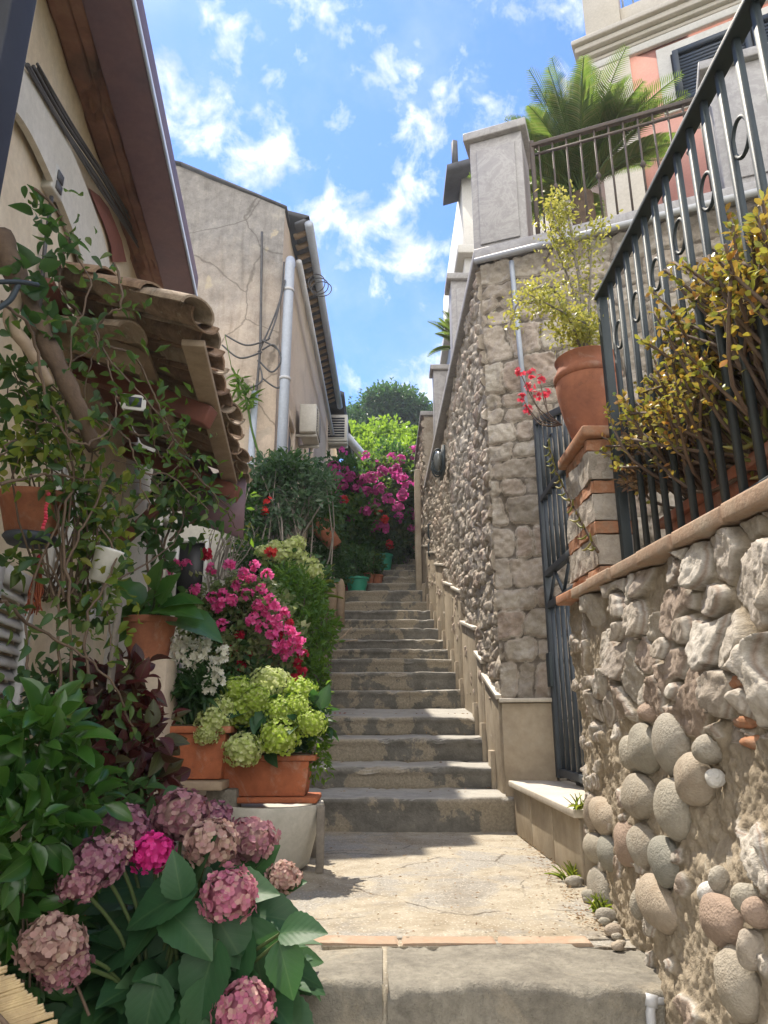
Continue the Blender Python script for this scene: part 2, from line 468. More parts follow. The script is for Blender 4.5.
M['marble_cream'] = plain("cream_marble_slab", (.6, .55, .47), (.5, .44, .36), 5, .6, .15, 40)
def grey_marble():
    t = NT("grey_veined_marble")
    n = t.noise(6, 8, .75, dist=.7); n2 = t.noise(30, 5, .7)
    col = t.ramp(n, [(.3, (.27, .26, .265)), (.46, (.36, .345, .345)), (.5, (.43, .415, .41)), (.54, (.35, .335, .335)), (.7, (.3, .285, .28))])
    col = t.mix(.3, col, t.ramp(n2, [(.3, (.6, .6, .6)), (.7, (1, 1, 1))]), 'MULTIPLY')
    return t.done(col, .55, t.bump(n2, .2, .003))
M['marble_grey'] = grey_marble()
M['iron'] = plain("dark_green_iron_paint", (.035, .05, .055), (.025, .035, .04), 12, .62, .25, 130, spec=.5)
M['iron_rust'] = plain("weathered_brown_iron", (.12, .085, .065), (.07, .06, .055), 20, .7, .4, 130)
M['gate_paint'] = plain("blue_grey_gate_paint", (.055, .068, .082), (.035, .045, .055), 10, .55, .2, 130)
def clay(name, c, dark, seed_scale):
    t = NT(name); n = t.noise(seed_scale, 6, .7, dist=.5); n2 = t.noise(45, 5, .75); n3 = t.noise(4.5, 7, .72, dist=1.2)
    col = t.ramp(n, [(.3, dark), (.6, c)])
    col = t.mix(t.math('MULTIPLY', t.step(n3, .52, .66), .45), col, (.5, .4, .33))
    col = t.mix(t.math('MULTIPLY', t.step(t.noise(9, 6, .75), .6, .7), .5), col, (.1, .07, .05))
    col = t.mix(.4, col, t.ramp(n2, [(.3, (.6, .6, .6)), (.7, (1.05, 1.05, 1.05))]), 'MULTIPLY')
    return t.done(col, .85, t.bump(n2, .5, .003), spec=.25)
M['pipe'] = plain("pale_blue_grey_pipe", (.42, .47, .55), (.36, .4, .47), 4, .5, .1, 40)
M['pipe_white'] = plain("white_grey_pvc", (.55, .56, .58), (.45, .46, .48), 4, .5, .1, 40)
M['terracotta'] = plain("weathered_terracotta", (.38, .145, .08), (.25, .1, .06), 9, .85, .5, 60, c3=(.46, .27, .19), spec=.25)
M['terracotta_clean'] = plain("smooth_terracotta_plastic", (.42, .125, .05), (.3, .09, .04), 8, .6, .25, 70, c3=(.46, .19, .1))
M['terracotta'] = clay("limed_terracotta", (.40, .16, .09), (.27, .11, .07), 8)
M['terracotta_clean'] = clay("dusty_terracotta_trough", (.43, .14, .065), (.3, .1, .05), 10)
M['pink_render'] = plain("salmon_pink_render", (.5, .235, .19), (.43, .2, .16), 3, .9, .2, 40)
M['cream_render'] = plain("cream_villa_stone", (.62, .57, .5), (.54, .49, .42), 3, .85, .15, 40)
M['white_stucco'] = plain("white_trim", (.66, .64, .6), (.56, .54, .5), 3, .85, .15, 40)
M['shutter_dark'] = plain("dark_slate_shutter", (.05, .065, .09), (.04, .05, .07), 8, .55, .1, 60)
M['black'] = plain("near_black", (.015, .015, .018), None, 5, .5, .1, 50)
M['roof_grey'] = plain("grey_slate_roof", (.12, .125, .14), (.08, .08, .09), 6, .8, .4, 60)
def old_plaster():
    t = NT("stained_old_plaster")
    m = t.coord('Object', (1.0, 1.0, .55))
    n = t.noise(1.1, 7, .68, dist=.7, vec=m); n2 = t.noise(7, 7, .72); n3 = t.noise(50, 4, .7)
    sep = t.node("ShaderNodeSeparateXYZ"); t.l.new(t.coord(), sep.inputs[0])
    hgt = t.step(t.math('ADD', sep.outputs['Z'], t.math('MULTIPLY', n, 2.6)), 4.2, 6.0)
    clean = t.ramp(n2, [(.3, (.54, .43, .34)), (.6, (.66, .54, .43)), (.8, (.56, .48, .4))])
    soot = t.ramp(n2, [(.3, (.2, .19, .185)), (.55, (.31, .295, .285)), (.75, (.43, .4, .36))])
    col = t.mix(hgt, clean, soot)
    st = t.noise(2.2, 6, .7, dist=.2, vec=t.coord('Object', (5, 5, .45)))
    col = t.mix(t.math('MULTIPLY', t.step(st, .5, .72), .55), col, t.mix(1, col, (.5, .48, .45), 'MULTIPLY'))
    pale = t.step(t.noise(1.7, 4, .5, dist=1.0), .6, .63)
    col = t.mix(t.math('MULTIPLY', pale, .7), col, (.5, .43, .32))
    crk = t.step(t.vor(1.3, 'DISTANCE_TO_EDGE', vec=t.mix(.12, t.coord(), t.node_noise_vec(4))), .012, .003)
    col = t.mix(t.math('MULTIPLY', crk, .5), col, (.08, .07, .06))
    col = t.mix(.35, col, t.ramp(n3, [(.3, (.6, .6, .6)), (.7, (1, 1, 1))]), 'MULTIPLY')
    return t.done(col, .95, t.bump(n3, .5, .006, t.bump(n2, .5, .02)), spec=.15)
M['old_plaster'] = old_plaster()
M['side_plaster'] = plain("peach_plaster", (.55, .46, .37), (.43, .36, .3), 2.2, .9, .4, 40, c3=(.53, .45, .37), spec=.15)
M['house_cream'] = plain("cream_house_plaster", (.72, .61, .45), (.6, .49, .35), 2.5, .9, .35, 30, c3=(.76, .68, .55), spec=.2)
M['house_white'] = plain("white_lime_plaster", (.7, .67, .6), (.6, .57, .5), 2.5, .9, .35, 30, spec=.2)
M['soffit'] = plain("purple_brown_painted_wood", (.19, .12, .145), (.13, .095, .13), 2, .6, .25, 30, c3=(.23, .145, .155))
M['soffit_rust'] = plain("flaking_rust_boards", (.23, .12, .085), (.1, .07, .06), 5, .8, .6, 22, c3=(.3, .19, .13))
M['red_patch'] = plain("old_red_paint", (.28, .11, .085), (.23, .09, .07), 6, .9, .4, 40)
M['cable'] = plain("black_grey_cable", (.09, .09, .095), (.05, .05, .055), 20, .5, .1, 80)
M['tile'] = plain("lichen_clay_roof_tile", (.34, .25, .18), (.17, .13, .105), 13, .9, .9, 50, c3=(.44, .37, .29), spec=.15)
def tile_mat():
    t = NT("lichen_clay_roof_tile"); oi = t.node("ShaderNodeObjectInfo")
    n = t.noise(11, 6, .72, dist=.6); n2 = t.noise(50, 5, .75); n3 = t.noise(22, 5, .7)
    base = t.ramp(oi.outputs['Random'], [(0, (.24, .16, .115)), (.3, (.36, .26, .18)), (.55, (.3, .18, .12)), (.8, (.4, .32, .24)), (1, (.26, .2, .15))])
    col = t.mix(t.step(n, .45, .7), base, t.mix(1, base, (.5, .47, .45), 'MULTIPLY'))
    col = t.mix(t.math('MULTIPLY', t.step(n3, .6, .68), .6), col, (.45, .42, .33))
    col = t.mix(.5, col, t.ramp(n2, [(.3, (.55, .55, .55)), (.7, (1.1, 1.1, 1.1))]), 'MULTIPLY')
    return t.done(col, .95, t.bump(n2, .8, .005, t.bump(n, .6, .012)), spec=.15)
M['tile'] = tile_mat()
M['beam_pale'] = plain("pale_weathered_timber", (.4, .31, .22), (.27, .2, .14), 8, .85, .5, 50)
M['beam_red'] = plain("red_stained_timber", (.21, .07, .045), (.13, .05, .04), 6, .6, .35, 50)
M['trunk'] = plain("brown_bark", (.17, .12, .085), (.09, .065, .05), 14, .95, .8, 60, spec=.15)
M['white_paint'] = plain("white_paint", (.72, .71, .68), (.6, .59, .56), 4, .5, .1, 50)
M['ac_white'] = plain("offwhite_metal_case", (.6, .58, .53), (.5, .48, .43), 4, .5, .1, 50)
M['earth'] = plain("brown_earth", (.12, .09, .06), (.06, .045, .03), 5, 1.0, .6, 40, spec=.1)
M['cane'] = plain("split_cane", (.5, .38, .2), (.3, .21, .11), 30, .6, .3, 80)
M['charcoal_metal'] = plain("charcoal_metal", (.02, .024, .035), (.014, .016, .024), 5, .75, .1, 60)

# ------------------------------------------------------------------ ground, hill
g = MB(); n_ = 90
gx, gy = np.meshgrid(np.concatenate([np.linspace(-3000, -40, 8), np.linspace(-38, 38, 60), np.linspace(40, 3000, 8)]),
                     np.concatenate([np.linspace(-2500, -20, 6), np.linspace(-18, 60, 80), np.linspace(70, 3000, 10)]), indexing='ij')
def ground_z(x, y):
    s = np.clip((y - 4.0) / 8.0, 0, 1) * 2.0 + np.clip((y - 11.5) / 30, 0, 1) * 13.5
    s = s + np.where(y > 12.5, (fbm(x * .25 + 9, y * .25 + 3, 5) - .5) * 1.6 * np.clip((y - 12.5) / 6, 0, 1), 0)
    return -1.75 + s + np.where(y > 60, 0, 0)
gz = ground_z(gx, gy)
k0, k1 = gx.shape
i, j = np.meshgrid(np.arange(k0 - 1), np.arange(k1 - 1), indexing='ij')
g.add(np.stack([gx, gy, gz], -1).reshape(-1, 3), np.stack([i * k1 + j, (i + 1) * k1 + j, (i + 1) * k1 + j + 1, i * k1 + j + 1], -1).reshape(-1, 4))
tag(g.build("ground", plain("dry_grass_soil", (.1, .1, .045), (.06, .065, .03), .8, 1, .6, 12), None, smooth=True, loc=(0, 0, 0)), kind='structure')

# ------------------------------------------------------------------ stairs and landing
SY = [4.0, 4.35, 4.7, 5.05, 5.92, 6.27, 6.62, 6.97, 7.32, 7.67, 8.02, 8.37, 8.72, 9.07]
SZ0 = -.574
SZ = [-.403, -.274, -.12, .012, .221, .385, .525, .65, .785, .935, 1.083, 1.237, 1.4, 1.6]
for k in range(9):
    SY.append(9.07 + .36 * (k + 1)); SZ.append(1.6 + .165 * (k + 1))
def stair_z(y):
    z = SZ0
    for a, b in zip(SY, SZ):
        if y >= a: z = b
    return z
def rise_profile(steps, z0, yend, slope_last=.0):
    """profile points (y, z) of risers and treads with worn nosings"""
    pr = []; z = z0
    for k, (y, zt) in enumerate(steps):
        yn = steps[k + 1][0] if k + 1 < len(steps) else yend
        for q in np.linspace(0, 1, 7)[:-1]: pr.append((y + .012 * (1 - q), z + (zt - .028 - z) * q))
        for q in np.linspace(0, 1, 5): pr.append((y - .012 + .02 * q ** 2, zt - .028 + .028 * math.sin(q * math.pi / 2)))
        big = yn - y > .5
        rise = .065 if big else .012
        for q in np.linspace(0, 1, 12 if big else 6)[1:]: pr.append((y + .008 + (yn + .012 - y - .008) * q, zt + rise * q))
        z = zt + rise
    return np.array(pr)
def sweep(mb, pr, xs0, xs1, nx, seed, amp=.006):
    u = np.linspace(0, 1, nx); m = len(pr); pr = np.array(pr, float)
    X = xs0(pr[:, 0])[:, None] * (1 - u) + xs1(pr[:, 0])[:, None] * u
    T = np.gradient(pr, axis=0); N = np.stack([T[:, 1], -T[:, 0]], 1); N /= np.linalg.norm(N, axis=1)[:, None] + 1e-9
    arc = np.concatenate([[0], np.cumsum(np.linalg.norm(np.diff(pr, axis=0), axis=1))])
    h = (fbm(X * 5, arc[:, None] * 5 + 0 * X, seed, 5) - .5) * amp * 3 + (fbm(X * 1.2, arc[:, None] * 1.5 + 0 * X, seed + 9, 3) - .5) * amp * 3
    T2 = np.gradient(T / (np.linalg.norm(T, axis=1)[:, None] + 1e-9), axis=0); cv = np.clip(np.linalg.norm(T2, axis=1) * 1.6, 0, 1)[:, None]
    chip = np.clip(fbm(X * 9, arc[:, None] * 9 + 0 * X, seed + 4, 4) - .56, 0, 1) * .12 * cv * np.where(arc[:, None] > 0, 1, 0)
    h = h - chip if amp < .0 else h + 0
    Y = pr[:, 0][:, None] - N[:, 0][:, None] * -h; Z = pr[:, 1][:, None] + N[:, 1][:, None] * h * -1
    Z = Z - chip * .8; Y = Y + chip * .5
    V = np.stack([X, Y, Z], -1)
    i, j = np.meshgrid(np.arange(m - 1), np.arange(nx - 1), indexing='ij')
    mb.add(V.reshape(-1, 3), np.stack([i * nx + j, i * nx + j + 1, (i + 1) * nx + j + 1, (i + 1) * nx + j], -1).reshape(-1, 4))
LX = lambda y: np.where(y > 6.2, -.62, -1.6) * np.ones_like(y)
RX = lambda y: np.interp(y, [0, 7, 8.8, 9.4, 13], [.8, .8, .72, .62, .62])
st = MB()
sweep(st, rise_profile(list(zip(SY, SZ)), SZ0 - .01, 12.8), lambda y: -1.6 + 0 * y, RX, 130, 3)
tag(st.build("stone_steps", M['step'], None, smooth=True, loc=(0, 4, SZ0), auto=55), kind='structure')
lw = MB()
low = [(1.48 - .34 * (k), SZ0 - .17 - .17 * (k + 1) + .17) for k in range(4)]
low = [(1.82 - .36 * 1, SZ0 - .17), (1.82 - .36 * 2, SZ0 - .34), (1.82 - .36 * 3, SZ0 - .51), (1.82 - .36 * 4, SZ0 - .68)]
lst = sorted([(y, z) for y, z in low])
sweep(lw, rise_profile(lst, SZ0 - .85, 1.86), lambda y: -1.6 + 0 * y, RX, 90, 5)
tag(lw.build("lower_steps", M['step'], None, smooth=True, loc=(0, 1, -1.6), auto=55), kind='structure')
lwl = MB(); lwl.box((-1.6, -2.5, SZ0 - .95), (.8, .385, SZ0 - .85))
tag(lwl.build("lower_path", M['step'], None), kind='structure')
# landing: gritty concrete, grey kerb stones along its edge, a strip of worn brick behind them
ld = MB()
def hl(s, t):
    return (fbm(s * 3, t * 3, 21, 4) - .5) * .012 + (fbm(s * 26, t * 26, 22, 3) - .5) * .004 + 0 * s, .5 + 0 * s
relief(ld, (-1.6, 2.16, SZ0 - .002), (.82, 2.16, SZ0 - .002), (.82, 4.02, SZ0 - .002), (-1.6, 4.02, SZ0 - .002), 220, 170, hl, thick=.3, out=(0, 0, 1))
tag(ld.build("landing", M['landing'], None, smooth=True), kind='structure')
bs = MB()
relief(bs, (-.22, 2.105, SZ0 + .0), (.56, 2.105, SZ0), (.56, 2.172, SZ0), (-.22, 2.172, SZ0), 90, 10, lambda s, t: ((fbm(s * 9, t * 9, 4) - .5) * .006 - .012 * ((s % .26) < .008), .5 + 0 * s), thick=.05, out=(0, 0, 1))
bl = MB()
relief(bl, (-1.6, 2.1, SZ0 - .006), (.82, 2.1, SZ0 - .006), (.82, 2.18, SZ0 - .006), (-1.6, 2.18, SZ0 - .006), 60, 8, hl, thick=.1, out=(0, 0, 1))
tag(bl.build("landing_joint", M['landing'], None, smooth=True), kind='structure')
tag(bs.build("brick_strip", M['brick_strip'], None, smooth=True), kind='structure')
for (x0, x1, sd) in ((-1.6, -.004, 31), (.008, .80, 32)):
    k = MB()
    pr = []
    for q in np.linspace(0, 1, 10): pr.append((1.815, SZ0 - .19 + .165 * q))
    for q in np.linspace(0, 1, 6)[1:]: pr.append((1.815 + .022 * (1 - math.cos(q * math.pi / 2)), SZ0 - .025 + .025 * math.sin(q * math.pi / 2)))
    for q in np.linspace(0, 1, 16)[1:]: pr.append((1.837 + .27 * q, SZ0))
    pr.append((2.107, SZ0 - .1))
    sweep(k, np.array(pr), lambda y: x0 + 0 * y, lambda y: x1 + 0 * y, 220, sd, .008)
    tag(k.build("kerb_stone", M['kerb_stone'], None, smooth=True, auto=60), kind='structure')
jf = MB(); jf.box((-.006, 1.822, SZ0 - .2), (.010, 2.1, SZ0 - .006)); tag(jf.build('kerb_joint', M['landing'], None), kind='structure')
bf = MB(); bf.box((-1.6, 1.84, SZ0 - .9), (.8, 2.1, SZ0 - .03)); tag(bf.build("landing_base", M['earth'], None), kind='structure')

# ------------------------------------------------------------------ right: terrace wall of the villa
TW = empty("terrace_wall", (.66, 4.07, SZ0), "tall rough stone retaining wall with marble coping along the right of the stairs", "wall")
TZ = 2.94
def h_side(s, t):
    d1, d2, idv, cx, cy = voronoi(s + .05 * fbm(s * 6, t * 6, 3), t, .15, .105, 11, wvar=.3)
    m = sstep(.02, .22, d2 - d1)
    h = m * (.01 + .03 * idv) + (fbm(s * 14, t * 14, 8, 5, .62) - .5) * .055 + (fbm(s * 45, t * 45, 18, 2) - .5) * .022
    return h, .12 + .88 * idv * m
def coursed(x, y, rows, lo, hi, seed, warp=.03):
    """coursed rubble: distance to the nearest joint in metres, stone id"""
    g = np.random.RandomState(seed)
    x = x + warp * (fbm(x * 5, y * 5, seed + 1) - .5) * 2; y = y + warp * (fbm(x * 4, y * 4, seed + 2) - .5) * 2
    hs = rows[0] + (rows[1] - rows[0]) * g.rand(80); edges = np.concatenate([[-1.5], -1.5 + np.cumsum(hs)])
    r = np.clip(np.searchsorted(edges, y) - 1, 0, 79); dy = np.minimum(y - edges[r], edges[r + 1] - y)
    dist = np.full(x.shape, 9.); idv = np.zeros(x.shape)
    for k in np.unique(r):
        w = lo + (hi - lo) * g.rand(120) ** 1.3; e = np.concatenate([[-1.2], -1.2 + np.cumsum(w)]); ids = g.rand(121); tl = (g.rand(121) - .5) * .05
        mk = r == k; xx = x[mk] + (y[mk] - edges[k]) * .12 * np.sin(k * 7.)
        c = np.clip(np.searchsorted(e, xx) - 1, 0, 119); dx = np.minimum(xx - e[c], e[c + 1] - xx)
        d0 = np.minimum(dx, dy[mk]); cor = np.minimum(np.hypot(np.maximum(.035 - dx, 0), np.maximum(.035 - dy[mk], 0)), 1)
        dist[mk] = np.where((dx < .035) & (dy[mk] < .035), .035 - cor, d0); idv[mk] = ids[c]
    return dist, idv
def h_quoin(s, t):
    d, idv = coursed(s, t, (.08, .24), .09, .36, 5, .05)
    m = sstep(.0, .012, d + .016 * (fbm(s * 26, t * 26, 66, 3) - .5))
    h = m * (.009 + .012 * idv) + (fbm(s * 9, t * 9, 7, 6, .64) - .5) * .07 + (fbm(s * 30, t * 30, 17, 4, .7) - .5) * .03
    return h, m * (.12 + .88 * idv)
m1 = MB()
M['stone_side'] = stone_mat('grey_rubble_stone', (.3, .27, .23), [(.45, .4, .33), (.53, .47, .39), (.4, .345, .28), (.57, .51, .43), (.47, .38, .31)], fine=30, bump=.7)
relief(m1, (.70, 4.09, -.6), (.70, 7.0, -.6), (.67, 7.0, TZ), (.655, 4.09, TZ), 230, 270, h_side, thick=.12, out=(-1, 0, 0))
relief(m1, (.70, 7.0, -.3), (.60, 8.85, .3), (.58, 8.85, TZ), (.67, 7.0, TZ), 130, 210, h_side, thick=.12, out=(-1, 0, 0))
m1.build("side_face", M['stone_side'], TW, smooth=True)
m2 = MB()
relief(m2, (.665, 4.07, -.55), (2.6, 3.30, -.55), (2.6, 3.30, TZ), (.655, 4.07, TZ), 220, 350, h_quoin, thick=.12, out=(-.3, -1, 0))
m2.build("front_face", M['stone_far'], TW, smooth=True)
cp = MB()
cp.hexa((.60, 4.02, TZ), (.60, 4.02, TZ + .07), (.535, 8.9, TZ + .07), (.535, 8.9, TZ), (.16, 0, 0))
cp.hexa((.60, 4.00, TZ - .0), (2.62, 3.19, TZ), (2.62, 3.19, TZ + .07), (.60, 4.00, TZ + .07), (.06, .17, 0))
cp.build("coping", M['marble_grey'], TW, bevel=.006)
bod = MB(); bod.hexa((.80, 4.2, TZ - .01), (2.6, 3.45, TZ - .01), (6.5, 9.5, TZ - .01), (.75, 9.5, TZ - .01), (0, 0, -4.3))
bod.build("terrace_slab", M['marble_cream'], TW)
def pier(x0, x1, y0, y1, z0, z1, rz=0.0, parent=TW):
    p = MB(); p.box((x0, y0, z0), (x1, y1, z1 - .07), rotz=rz)
    o = p.build("pier", M['marble_grey'], parent, bevel=.006)
    c = MB(); c.box((x0 - .04, y0 - .04, z1 - .068), (x1 + .04, y1 + .04, z1), rotz=rz); c.build("pier_cap", M['marble_grey'], o, bevel=.008)
    f = MB()
    ins = .05
    f.box((x0 + ins, y0 - .014, z0 + .1), (x1 - ins, y0 - .002, z1 - .16), rotz=rz, piv=((x0 + x1) / 2, (y0 + y1) / 2, 0)); f.build("front_panel", M['marble_grey'], o, bevel=.003)
pier(.67, 1.04, 4.04, 4.40, TZ + .073, 4.06, R(-20))
pier(2.12, 2.55, 3.42, 3.85, TZ + .073, 4.03, R(-20))
pier(.66, .88, 6.0, 6.22, TZ + .073, 4.22)
pier(.64, .84, 8.2, 8.4, TZ + .073, 4.4)
# stepped marble wainscot with sloping caps
def wain_x(y): return float(np.interp(y, [4.0, 7, 8.85, 9.2, 13], [.70, .70, .60, .56, .56]))
wy = 4.12; wk = 0
spans = [(4.12, 4.68, .10), (4.70, 5.03, .34), (5.05, 5.90, .60), (5.92, 6.60, 1.02), (6.62, 7.30, 1.20), (7.32, 8.0, 1.55), (8.02, 8.70, 1.85), (8.72, 9.4, 2.1)]
for (ya, yb, zt) in spans:
    w = MB(); xa, xb = wain_x(ya) - .05, wain_x(yb) - .05
    zb = stair_z(ya) - .25
    dz = min(.16, (yb - ya) * .28)
    w.hexa((xa, ya, zb), (xa, ya, zt), (xb, yb - .012, zt + dz), (xb, yb - .012, zb), (.10, 0, 0))
    o = w.build("wainscot_slab", M['marble_tan'], TW, bevel=.004)
    c = MB(); c.hexa((xa - .018, ya - .015, zt + .001), (xa - .018, ya - .015, zt + .026), (xb - .018, yb, zt + dz + .026), (xb - .018, yb, zt + dz + .001), (.10, 0, 0))
    c.build("slab_cap", M['marble_cream'], o, bevel=.003)
# skirting blocks at each step end
for k, (y, z) in enumerate(zip(SY[:14], SZ[:14])):
    if k in (0,): continue
    s_ = MB(); xa = wain_x(y) - .075
    s_.box((xa, y - .02, z - .17), (xa + .04, y + .10, z + .09)); s_.build("skirting_block", M['marble_tan'], TW, bevel=.004)
pb = MB(); pb.hexa((.650, 4.02, -.46), (.915, 3.93, -.46), (.915, 3.93, .08), (.650, 4.02, .08), (.02, .07, 0)); pb.build("base_slab", M['marble_tan'], TW, bevel=.005)
pc = MB(); pc.hexa((.635, 4.0, .083), (.925, 3.90, .083), (.925, 3.90, .105), (.635, 4.0, .105), (.02, .13, 0)); pc.build("base_cap", M['marble_cream'], TW, bevel=.003)
# far stretch of the wall
TW2 = empty("upper_stair_wall", (.57, 8.9, 1.3), "farther stretch of rough stone wall with thin coping near the stair top", "wall")
m3 = MB()
relief(m3, (.58, 8.87, .9), (.54, 13.0, 2.4), (.54, 13.0, 3.98), (.56, 8.87, 3.98), 150, 130, h_side, thick=.3, out=(-1, 0, 0)); m3.build("face", M['stone_side'], TW2, smooth=True)
c3 = MB(); c3.hexa((.50, 8.84, 3.99), (.50, 8.84, 4.05), (.485, 13.1, 4.05), (.485, 13.1, 3.99), (.2, 0, 0)); c3.build("coping", M['marble_grey'], TW2, bevel=.005)
pier(.66, .86, 10.8, 11.0, 4.05, 4.85, parent=TW2)
pp = MB(); pp.box((.43, 9.25, 1.5), (.51, 9.45, 3.35)); pp.build("end_post", M['marble_tan'], TW2, bevel=.01)

# doorstep ledge under the gate
LG = empty("gate_ledge", (.7, 3.4, SZ0), "low tan ledge with cream marble top below the iron gate", "ledge")
b = MB(); b.hexa((.695, 3.98, SZ0 - .02), (.72, 2.78, SZ0 - .02), (.72, 2.78, -.35), (.695, 3.98, -.35), (.25, 0, 0)); b.build("base", M['marble_tan'], LG, bevel=.004)
for q in range(3):
    y1 = 3.97 - q * .4
    f = MB(); f.hexa((.685 + .01 * q, y1, SZ0 + .0), (.692 + .01 * q, y1 - .392, SZ0), (.692 + .01 * q, y1 - .392, -.356), (.685 + .01 * q, y1, -.356), (.012, 0, 0)); f.build("front_slab", M['marble_tan'], LG, bevel=.002)
b = MB(); b.hexa((.66, 3.97, -.348), (.685, 2.74, -.348), (.685, 2.74, -.318), (.66, 3.97, -.318), (.32, 0, 0)); b.build("top_slab", M['marble_cream'], LG, bevel=.005)

# ------------------------------------------------------------------ iron gate
GT = empty("iron_gate", (.93, 3.5, -.3), "tall blue grey barred iron gate set between stone wall and brick pillar", "gate")
gx0 = .925; gy0, gy1 = 3.93, 2.9; gzb = -.27
def gtop(y): 
    q = (y - gy1) / (gy0 - gy1); return 1.72 + .0 * q
m = MB()
m.box((gx0 - .02, gy0 - .045, gzb - .03), (gx0 + .02, gy0, 1.74)); m.box((gx0 - .02, gy1, gzb - .03), (gx0 + .02, gy1 + .045, 1.39))
for z in (gzb, .60, .78, 1.22): m.box((gx0 - .018, gy1 + .046, z - .018), (gx0 + .018, gy0 - .046, z + .018))
m.bar((gx0, gy1 + .02, 1.40), (gx0, gy0 - .02, 1.72), .034, .04)
m.build("frame", M['gate_paint'], GT, bevel=.003)
nb = 9
for q in range(nb):
    y = gy1 + .045 + (gy0 - gy1 - .09) * (q + .5) / nb
    b = MB()
    for (z0, z1) in ((gzb + .02, .58), (.80, 1.20), (1.24, 1.38 + .32 * (y - gy1) / (gy0 - gy1))): b.box((gx0 - .009, y - .009, z0), (gx0 + .009, y + .009, z1))
    b.build("bar", M['gate_paint'], GT)
for q in range(3):
    ya = gy1 + .05 + q * .31; z = MB()
    z.bar((gx0, ya, .62), (gx0, ya + .155, .76), .014); z.bar((gx0, ya + .155, .76), (gx0, ya + .31, .62), .014); z.build("zigzag", M['gate_paint'], GT)
tt = MB(); a = np.linspace(0, 2 * np.pi, 30); tt.tube(np.stack([0 * a + gx0, 3.62 + .09 * np.cos(a), 1.42 + .09 * np.sin(a)], 1), .009, 6); tt.build("ring", M['gate_paint'], GT, smooth=True)
lk = MB(); lk.box((gx0 - .04, gy0 - .10, .16), (gx0 - .022, gy0 - .03, .34)); lk.build("lock_box", M['iron'], GT, bevel=.004)
# steps rising behind the gate
gs = MB()
for q in range(4): gs.box((.95, 2.95, -.6), (1.5 + .0, 3.70, -.30 + .0)) if q == 0 else gs.box((.95 + .25 * q, 2.95, -.299), (1.9, 3.5, -.30 + .16 * q))
tag(gs.build("garden_steps", M['step'], None), kind='structure')

# ------------------------------------------------------------------ near stone wall with pebble figures
NW = empty("near_stone_wall", (.68, 1.8, SZ0), "rough rubble wall in the foreground with river pebbles set into its mortar", "wall")
WB = [(.745, 2.74), (.625, 1.75), (.585, 1.2), (.56, .55)]; WT = [(.735, 2.70), (.715, 1.75), (.70, 1.2), (.69, .55)]
ZB, ZT = -1.5, .42
def ztop(y): return .335 + .048 * (np.asarray(y) - .9)
def wall_x(y, z):
    q = (z - SZ0) / (ZT - SZ0)
    xb = float(np.interp(y, [.55, 1.2, 1.75, 2.74], [.56, .585, .625, .745])); xt = float(np.interp(y, [.55, 1.2, 1.75, 2.74], [.69, .70, .715, .735]))
    return xb * (1 - q) + xt * q
def h_near(y, z):
    # rubble in the upper part, rough mortar below, a plaster strip by the gate
    rub = sstep(-.12, .06, z + .22 * (fbm(y * 3, z * 3, 41, 3) - .5) - .0) * sstep(2.62, 2.45, y)
    d1, d2, idv, cx, cy = voronoi(y + .05 * fbm(y * 8, z * 8, 2), z + .04 * fbm(y * 7, z * 7, 12), .125, .10, 23, jit=.95, wvar=.42)
    m = sstep(.03, .13, d2 - d1 + .10 * (fbm(y * 25, z * 25, 67, 3) - .5)) * (idv > .08)
    hr = m * (.02 + .024 * idv) + m * (cx * (((idv * 13) % 1) - .5) + cy * (((idv * 7) % 1) - .5)) * .06
    d1b, d2b, idb, _, _ = voronoi(y, z, .075, .06, 29, wvar=.5)
    ms = sstep(.08, .25, d2b - d1b) * (idb > .80)
    hl_ = ms * .016 + (fbm(y * 5, z * 5, 43, 5) - .5) * .035
    h = hr * rub + hl_ * (1 - rub) + (fbm(y * 16, z * 16, 44, 6, .62) - .5) * .022 + (fbm(y * 55, z * 55, 45, 4, .7) - .5) * .012 * (1 + .6 * (1 - rub))
    tone = np.where(rub > .4, m * (.12 + .88 * idv), ms * (.3 + .6 * ((idb * 17) % 1)))
    return h, tone
nu, nv = 440, 350
yy, zz = np.meshgrid(np.linspace(2.76, .55, nu), np.linspace(0, 1, nv), indexing='ij')
zz = ZB + (ztop(yy) - ZB) * zz
h, tone = h_near(yy, zz)
XB = np.interp(yy, [.55, 1.2, 1.75, 2.74], [.56, .585, .625, .745]); XT = np.interp(yy, [.55, 1.2, 1.75, 2.74], [.69, .70, .715, .735])
q = (zz - SZ0) / (ZT - SZ0)
XX = XB * (1 - q) + XT * q - h
i, j = np.meshgrid(np.arange(nu - 1), np.arange(nv - 1), indexing='ij')
m = MB(); m.add(np.stack([XX, yy, zz], -1).reshape(-1, 3), np.stack([i * nv + j, (i + 1) * nv + j, (i + 1) * nv + j + 1, i * nv + j + 1], -1).reshape(-1, 4), A=tone.ravel() + 1e-4)
idx = np.concatenate([np.arange(nv), np.arange(1, nu) * nv + nv - 1, (nu - 1) * nv + np.arange(nv - 2, -1, -1), np.arange(nu - 2, 0, -1) * nv])
Vb = m.V[0][idx]; K = Vb.copy(); K[:, 0] = 1.0; n0 = len(idx); qq = np.arange(n0); q2 = (qq + 1) % n0
m.add(np.vstack([Vb, K]), np.stack([qq, q2, q2 + n0, qq + n0], -1), A=np.full(2 * n0, .12))
m.build("face", M['stone_near'], NW, smooth=True)
bk = MB(); bk.box((.80, .5, -1.6), (1.6, 2.70, .31)); bk.build("core", M['earth'], NW)
